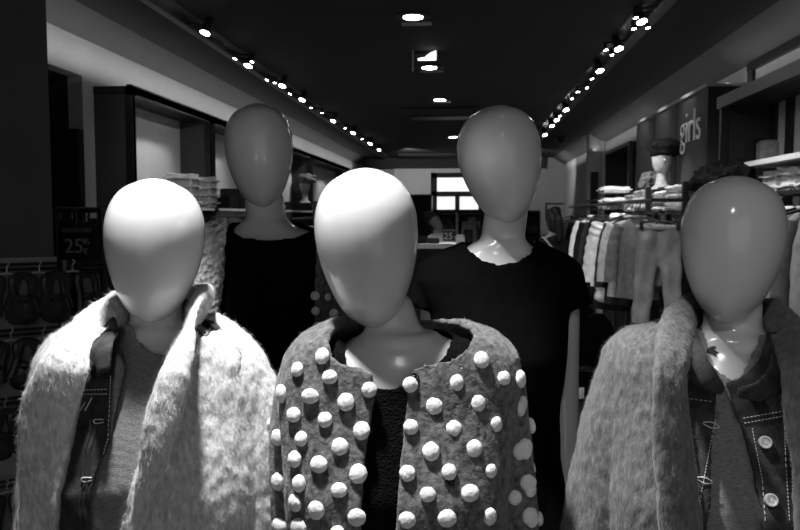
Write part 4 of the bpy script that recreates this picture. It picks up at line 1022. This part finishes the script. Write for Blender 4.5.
for r_, ry in enumerate(rows):
    xs = ([6, 38, 71], [10, 42], [4, 22], [6])[r_]
    for c_, px in enumerate(xs):
        p = dpt(px, ry + 9) - nrm * -.03; z = P(0, ry, 2.0).z; p.z = z - .022
        hg = thing('shoe_hanger', X((p.x, p.y, p.z)), f'clear plastic shoe hanger, {cn[c_]} one in the {rn[r_]}', 'hanger', 'clear shoe hangers')
        mb = MB(); mb.tube(smoothpath([p + X((0, 0, .0)), p + X((0, 0, .018)), p + rdir * .006 + X((0, 0, .026)), p + X((0, 0, .034))], 4), .0018, 6); mb.build('hook', 'clear', hg)
        mb = MB(); mb.tube([p - rdir * .032 - X((0, 0, .006)), p, p + rdir * .032 - X((0, 0, .006))], .0035, 8); mb.build('crossbar', 'clear', hg)
        for s_ in (-1, 1):
            shoe(p + rdir * .034 * s_ - X((0, 0, .008)) , .22 * s_ * (1 if s_ < 0 else .6), f'dark {"left" if s_ < 0 else "right"} shoe of the {cn[c_]} hanging pair in the {rn[r_]}', 'hanging dark shoes', random.choice(['suede', 'leather']))
# pale slatted wall panel behind the shoe rack
pn = MB(); a_ = dpt(-80, 265) - nrm * .07; b_ = dpt(60, 265) - nrm * .07
ztop = P(0, 262, 2.2).z + .02
cpt = (a_ + b_) / 2; pn.box((cpt.x, cpt.y, ztop / 2), ((b_ - a_).length, .02, ztop), math.atan2(rdir.y, rdir.x)); pn.build('back_panel', 'wall_dim', disp, False)

# ------------------------------------------------------------------ middle: people, counter, hanging garment
def person(px, Y, zh, label, lean=0, shirt='c_black', shirt_label='dark top', hairstyle='pony', face=0, strap=False, pants='c_black', shw=.19):
    p = P(px, 215, Y); x, y = p.x, Y; hh = zh
    t = thing('person', (x, y, 0), label, 'person')
    R = Matrix.Rotation(face, 3, 'Z'); W_ = lambda a_, b_, c_: X((x, y, 0)) + R @ X((a_, b_ + lean * max(0, c_ - hh * .52) * 1.0, 0)) + X((0, 0, c_ - abs(lean) * max(0, c_ - hh * .52) * .25))
    def lf(tabl, n=28):
        mb = MB(); mb.loft([[W_(cx_ + a_ * math.cos(q), cy_ + b_ * math.sin(q), z * hh) for q in np.linspace(0, 2 * PI, n, endpoint=False)] for z, a_, b_, cx_, cy_ in tabl]); return mb
    sk = [lf([(1.0, .01, .01, 0, 0), (.985, .05, .06, 0, 0), (.955, .073, .092, 0, 0), (.92, .076, .095, 0, 0), (.885, .066, .085, 0, -.01), (.86, .045, .06, 0, -.015), (.845, .05, .055, 0, .01), (.82, .055, .055, 0, .012)]),
          lf([(.84, .05, .055, 0, .01), (.82, .09, .07, 0, .01), (.805, shw * .85, .085, 0, .01), (.77, shw, .10, 0, 0), (.70, shw * .9, .11, 0, 0), (.62, .145, .095, 0, 0), (.56, .16, .105, 0, 0), (.50, .175, .11, 0, 0), (.47, .15, .10, 0, 0)])]
    nose = MB(); nose.tube([W_(0, -.09, .925 * hh), W_(0, -.108, .908 * hh), W_(0, -.092, .90 * hh)], [.008, .013, .008], 8); sk.append(nose)
    for sx in (-1, 1):
        e = MB(); e.ball(W_(sx * .078, .01, .915 * hh), .02, (.5, .8, 1.3)); sk.append(e)
        ey = MB(); ey.ball(W_(sx * .03, -.080, .93 * hh), .012); sk.append(ey)
        a_ = MB(); pp = smoothpath([W_(sx * shw * .92, 0, .785 * hh), W_(sx * (shw + .035), .01, .70 * hh), W_(sx * (shw + .045), .01, .62 * hh), W_(sx * (shw + .03), -.06, .55 * hh), W_(sx * (shw + .01), -.12, .49 * hh)], 4); a_.tube(pp, list(np.linspace(.052, .026, len(pp))), 12); sk.append(a_)
        hnd = W_(sx * (shw + .01), -.12, .49 * hh)
        pm = MB(); pm.tube([hnd, hnd + X((0, -.01, -.05)), hnd + X((0, -.01, -.09))], [.024, .034, .026], 10, flat=.5); sk.append(pm)
        for k in range(4): f_ = MB(); f_.tube([hnd + X((0, -.03 + .016 * k, -.08)), hnd + X((0, -.03 + .016 * k, -.13)), hnd + X((-.01 * sx, -.03 + .016 * k, -.155 + .006 * abs(k - 1.5)))], [.009, .009, .007], 7); sk.append(f_)
        f_ = MB(); f_.tube([hnd + X((0, -.03, -.02)), hnd + X((0, -.055, -.06)), hnd + X((0, -.055, -.09))], [.011, .010, .008], 7); sk.append(f_)
        l_ = MB(); l_.tube(smoothpath([W_(sx * .085, 0, .50 * hh), W_(sx * .09, -.005, .38 * hh), W_(sx * .088, -.01, .28 * hh), W_(sx * .085, .01, .16 * hh), W_(sx * .085, .02, .045 * hh)], 4), list(np.linspace(.088, .04, 17)), 14); sk.append(l_)
        ft = MB(); ft.tube([W_(sx * .085, .04, .035), W_(sx * .09, -.05, .035), W_(sx * .095, -.14, .022)], [.035, .038, .022], 10, flat=.8); sk.append(ft)
    body = voxel(join([s_.mesh() for s_ in sk]).mesh(), .012, 2); link('body', body, 'skin', t)
    tp = [lf([(.832, .06, .065, 0, .01), (.82, .10, .082, 0, .01), (.806, shw * .9, .10, 0, .01), (.77, shw + .015, .115, 0, 0), (.70, shw * .92 + .015, .125, 0, 0), (.62, .165, .115, 0, 0), (.54, .185, .125, 0, 0), (.48, .195, .13, 0, 0)])]
    for sx in (-1, 1): a_ = MB(); pp = smoothpath([W_(sx * shw * .92, 0, .785 * hh), W_(sx * (shw + .035), .01, .70 * hh), W_(sx * (shw + .045), .01, .62 * hh), W_(sx * (shw + .03), -.06, .55 * hh), W_(sx * (shw + .012), -.11, .50 * hh)], 4); a_.tube(pp, list(np.linspace(.066, .042, len(pp))), 12); tp.append(a_)
    tm_ = voxel(join([s_.mesh() for s_ in tp]).mesh(), .012, 3); displace(tm_, [.02], [9], .7, 4); link('top', tm_, shirt, t, label=shirt_label)
    pt = [lf([(.53, .17, .115, 0, 0), (.50, .185, .12, 0, 0), (.45, .17, .115, 0, 0)])]
    for sx in (-1, 1): l_ = MB(); l_.tube(smoothpath([W_(sx * .085, 0, .50 * hh), W_(sx * .09, -.005, .38 * hh), W_(sx * .088, -.01, .28 * hh), W_(sx * .085, .01, .16 * hh), W_(sx * .085, .02, .05 * hh)], 4), list(np.linspace(.1, .055, 17)), 14); pt.append(l_)
    link('trousers', voxel(join([s_.mesh() for s_ in pt]).mesh(), .014, 3), pants, t)
    h_ = MB(); h_.loft([[W_(a_ * math.cos(q), cy_ + b_ * math.sin(q), z * hh) for q in np.linspace(0, 2 * PI, 26, endpoint=False)] for z, a_, b_, cy_ in ((1.012, .01, .01, 0.01), (1.0, .06, .07, .01), (.965, .086, .10, .015), (.93, .088, .085, .035), (.895, .082, .07, .045), (.865, .06, .04, .05), (.85, .02, .02, .05))])
    if hairstyle == 'pony': h_.ball(W_(.0, .08, .985 * hh), .055, (1, 1, 1), .2, 2); h_.tube([W_(0, .10, .975 * hh), W_(.0, .15, .93 * hh), W_(-.02, .14, .86 * hh), W_(-.03, .13, .80 * hh)], [.03, .045, .045, .02], 10)
    hm_ = h_.mesh(); displace(hm_, [.012], [25], 1, 6); link('hair', hm_, 'hair', t)
    if strap:
        s_ = MB(); s_.tube(smoothpath([W_(.10, -.10, .80 * hh), W_(.13, .05, .822 * hh), W_(.06, .135, .76 * hh), W_(-.06, .145, .66 * hh), W_(-.17, .10, .55 * hh)], 5), .011, 8, flat=.6); s_.build('bag_strap', 'c_light', t)
    return t
person(553, 8.2, 1.685, 'standing woman seen from behind with dark ponytail and pale bag strap', 0, 'c_black', 'dark jacket', 'pony', PI + .25, True, shw=.165)
person(456, 9.5, 1.76, 'person with dark hair in a light grey shirt bending forward at the far counter', .50, 'c_light', 'light grey shirt', 'short', .95, False, shw=.22)
# counter in front of the bending person
ct = thing('sales_counter', (P(440, 240, 8.6).x, 8.6, 0), 'dark counter table in the middle aisle with small goods on top', 'counter')
ca0, ca1 = P(400, 243, 8.6), P(478, 243, 8.6)
MB().span((ca0.x, 8.3, ca0.z - .05), (ca1.x, 9.0, ca0.z)).build('counter_top', 'white_shelf', ct, False); MB().span((ca0.x + .04, 8.36, 0), (ca1.x - .04, 8.96, ca0.z - .05)).build('counter_body', 'board', ct, False)
zc = ca0.z
for i, (px, w_, h, m_, lab) in enumerate(((413, .16, .05, 'c_white', 'white packet at the left end of the far counter'), (422, .12, .08, 'c_black', 'black box on the far counter left of the price card'), (433, .14, .06, 'c_dark', 'dark folded item on the far counter near the price card'), (461, .10, .10, 'c_light', 'pale box on the far counter right of the price card'), (468, .10, .16, 'c_black', 'tall black box at the right of the far counter'))):
    p = P(px, 240, 8.5); MB().box((p.x, 8.5, zc + h / 2), (w_, .14, h), .1, .01).build('packet', m_, None, label=lab, cat='goods')
price_card(443, 229.5, 455, 241, 8.42, 'small black price card reading 25 on the far counter', [('25', .06, .16, .80)], '', 0)
price_card(460, 221, 469, 229, 15.785, 'tiny dark price card on the shelving at the back', [('25', .2, .25, .5)], '', 0)
# garments in front of the back shelving
rail((P(392, 214, 12.5).x, 12.5, P(392, 214, 12.5).z), (P(486, 214, 12.5).x, 12.5, P(486, 214, 12.5).z), 'long dark clothes rail across the back of the shop')
for i, (px, m_, lab) in enumerate(((396, 'c_black', 'black top leftmost on the rail across the back'), (406, 'c_dark', 'dark top second from left on the rail across the back'), (417, 'c_black', 'black coat third from left on the rail across the back'), (444, 'c_dark', 'dark coat left of the pale post on the rail across the back'), (452, 'c_black', 'black jacket beside the pale post on the back rail'), (463, 'c_black', 'black coat under the right window pane'), (472, 'c_mid', 'grey top near the right end of the back rail'), (480, 'c_dark', 'dark top at the right end of the back rail'))):
    hanging_garment(px, 217, 12.5, .30, .7, random.uniform(-.3, .3), m_, lab, 'clothes on the rail across the back', 'blouse', .06)
pp_ = P(457, 212, 12.2); MB().tube([(pp_.x, 12.2, 0), (pp_.x, 12.2, pp_.z)], .02, 10).build('display_pole', 'c_mid', None, label='pale slim pole below the far window', cat='pole')

# dark garment and quilted bag between the back mannequin and the right coat
pk = P(584, 292, 2.6)
rail((pk.x - .12, 2.6, pk.z + .02), (pk.x + .02, 2.6, pk.z + .02), 'short black rail behind the black-top mannequin holding a dark jacket')
t = hanging_garment(0, 0, 0, .17, .25, .1, 'c_black', 'black fluffy-hemmed jacket hanging behind the back right mannequin', None, 'jacket', .05, loc=X((P(576, 300, 2.6).x, 2.6, pk.z - .05)))
qp = P(583, 398, 2.3); qb = thing('quilted_bag', (qp.x, 2.3, qp.z - .28), 'dark quilted bag standing low beside the back right mannequin', 'bag')
qm = MB(); qm.box((qp.x, 2.3, qp.z - .14), (.24, .10, .28), .1, .03); qme = evaluate(qm.mesh(), [('SUBSURF', dict(levels=2, render_levels=2))])
link('bag_body', qme, mat('quilted_nylon', .03, .45, .5, .3, 12, (1, 1, 1), 1, 16, vor=True), qb)
mb = MB(); mb.tube(smoothpath([X((qp.x - .06, 2.3, qp.z - .02)), X((qp.x - .04, 2.3, qp.z + .08)), X((qp.x + .04, 2.3, qp.z + .08)), X((qp.x + .06, 2.3, qp.z - .02))], 5), .008, 8); mb.build('handle', 'leather', qb)
tbl = thing('display_table', (qp.x, 2.3, 0), 'low dark pedestal under the quilted bag', 'table'); ztb = qp.z - .28
MB().span((qp.x - .16, 2.15, ztb - .03), (qp.x + .16, 2.45, ztb)).build('table_top', 'board', tbl, False); MB().span((qp.x - .10, 2.2, 0), (qp.x + .10, 2.4, ztb - .03)).build('pedestal', 'board', tbl, False)

# ------------------------------------------------------------------ light
def spotlamp(name, loc, tgt, power, ang, blend=.5, r=.03):
    l = bpy.data.lights.new(name, 'SPOT'); l.energy = power; l.spot_size = math.radians(ang); l.spot_blend = blend; l.shadow_soft_size = r
    o = bpy.data.objects.new(name, l); COL.objects.link(o); o.location = loc; o.rotation_euler = (Vector(tgt) - Vector(loc)).to_track_quat('-Z', 'Y').to_euler(); return o
def area(name, loc, tgt, power, sx, sy):
    l = bpy.data.lights.new(name, 'AREA'); l.energy = power; l.shape = 'RECTANGLE'; l.size = sx; l.size_y = sy
    o = bpy.data.objects.new(name, l); COL.objects.link(o); o.location = loc; o.rotation_euler = (Vector(tgt) - Vector(loc)).to_track_quat('-Z', 'Y').to_euler(); return o
spotlamp('ceiling_spot_key', (-.44, .97, CZ - .06), (-.19, .94, 1.30), 290, 42, .25, .06)
area('shop_window_daylight', (1.3, -2.0, 1.9), (.1, 1.6, 1.4), 26, 5.2, 2.4)
spotlamp('ceiling_spot_back', (.10, 1.25, CZ - .06), (.06, 1.40, 1.4), .6, 34, .6, .04)
for i, y in enumerate((4.76, 6.4, 8.2, 11)):
    spotlamp('downlight_lamp', (-.35, y, CZ - .03), (-.35, y, 0), 80, 100, .7, .06)
for i, y in enumerate((5.6, 7.0, 8.6, 10.4, 12.6)):
    spotlamp('track_left_lamp', (trackL, y, CZ - .12), (XL, y + .1, 1.65), 26, 75, .8, .04)
for i, y in enumerate((4.0, 5.6, 6.4, 7.2, 8.6, 10.4)):
    spotlamp('track_right_lamp', (trackR, y, CZ - .12), (1.45, y + .25, 1.45), 70, 72, .8, .04)
spotlamp('sheepskin_fill', (-1.6, 1.0, CZ - .1), (-.66, 1.66, 1.33), 90, 13, .6, .04)  # added narrow fill that brightens the sheepskin half of the jacket, no fixture
for y in (6.5, 7.3, 8.1): spotlamp('sign_wash_fill', (1.62, y, CZ - .02), (1.80, y, H + .6), 7, 80, .9, .02)  # added hidden lights without fixtures, grazing the sign board from above
spotlamp('aisle_fill', (-.35, 3.1, CZ - .05), (1.3, 5.7, 1.35), 130, 44, .8, .05)  # added fill spots that brighten the racks and shelves on both sides
spotlamp('aisle_fill', (-.35, 4.76, CZ - .05), (1.3, 7.6, 1.35), 110, 44, .8, .05)
spotlamp('aisle_fill', (-.35, 1.9, CZ - .05), (1.75, 4.2, 1.5), 90, 40, .8, .05)
spotlamp('aisle_fill', (-.35, 3.1, CZ - .05), (-2.3, 6.2, 1.65), 80, 40, .8, .05)
spotlamp('ceiling_spot_right', (.02, -.45, CZ - .08), (.45, 1.05, 1.52), 20, 34, .7, .12)
# cove light behind the left and right upper walls
area('cove_left', (XL + .16, 9, H + .95), (XL, 9, H + 1.3), 10, 14, .05)
area('cove_right', (XR - .16, 9.5, H + 1.0), (XR - .05, 9.5, H + 1.3), 6, 14, .05)
spotlamp('far_lamp', (1.0, 14.5, CZ - .1), (2.0, 16.8, 2.4), 60, 80, .8, .05)
spotlamp('far_lamp', (-1.2, 14.2, CZ - .1), (-.9, 16.9, 2.5), 110, 70, .8, .05)
wld = bpy.data.worlds.new('world'); SC.world = wld; wld.use_nodes = True
wld.node_tree.nodes['Background'].inputs[0].default_value = (1, 1, 1, 1); wld.node_tree.nodes['Background'].inputs[1].default_value = .015

SC.view_settings.view_transform = 'Standard'; SC.view_settings.look = 'None'; SC.view_settings.exposure = 0; SC.view_settings.gamma = 1
SC.view_settings.use_curve_mapping = False
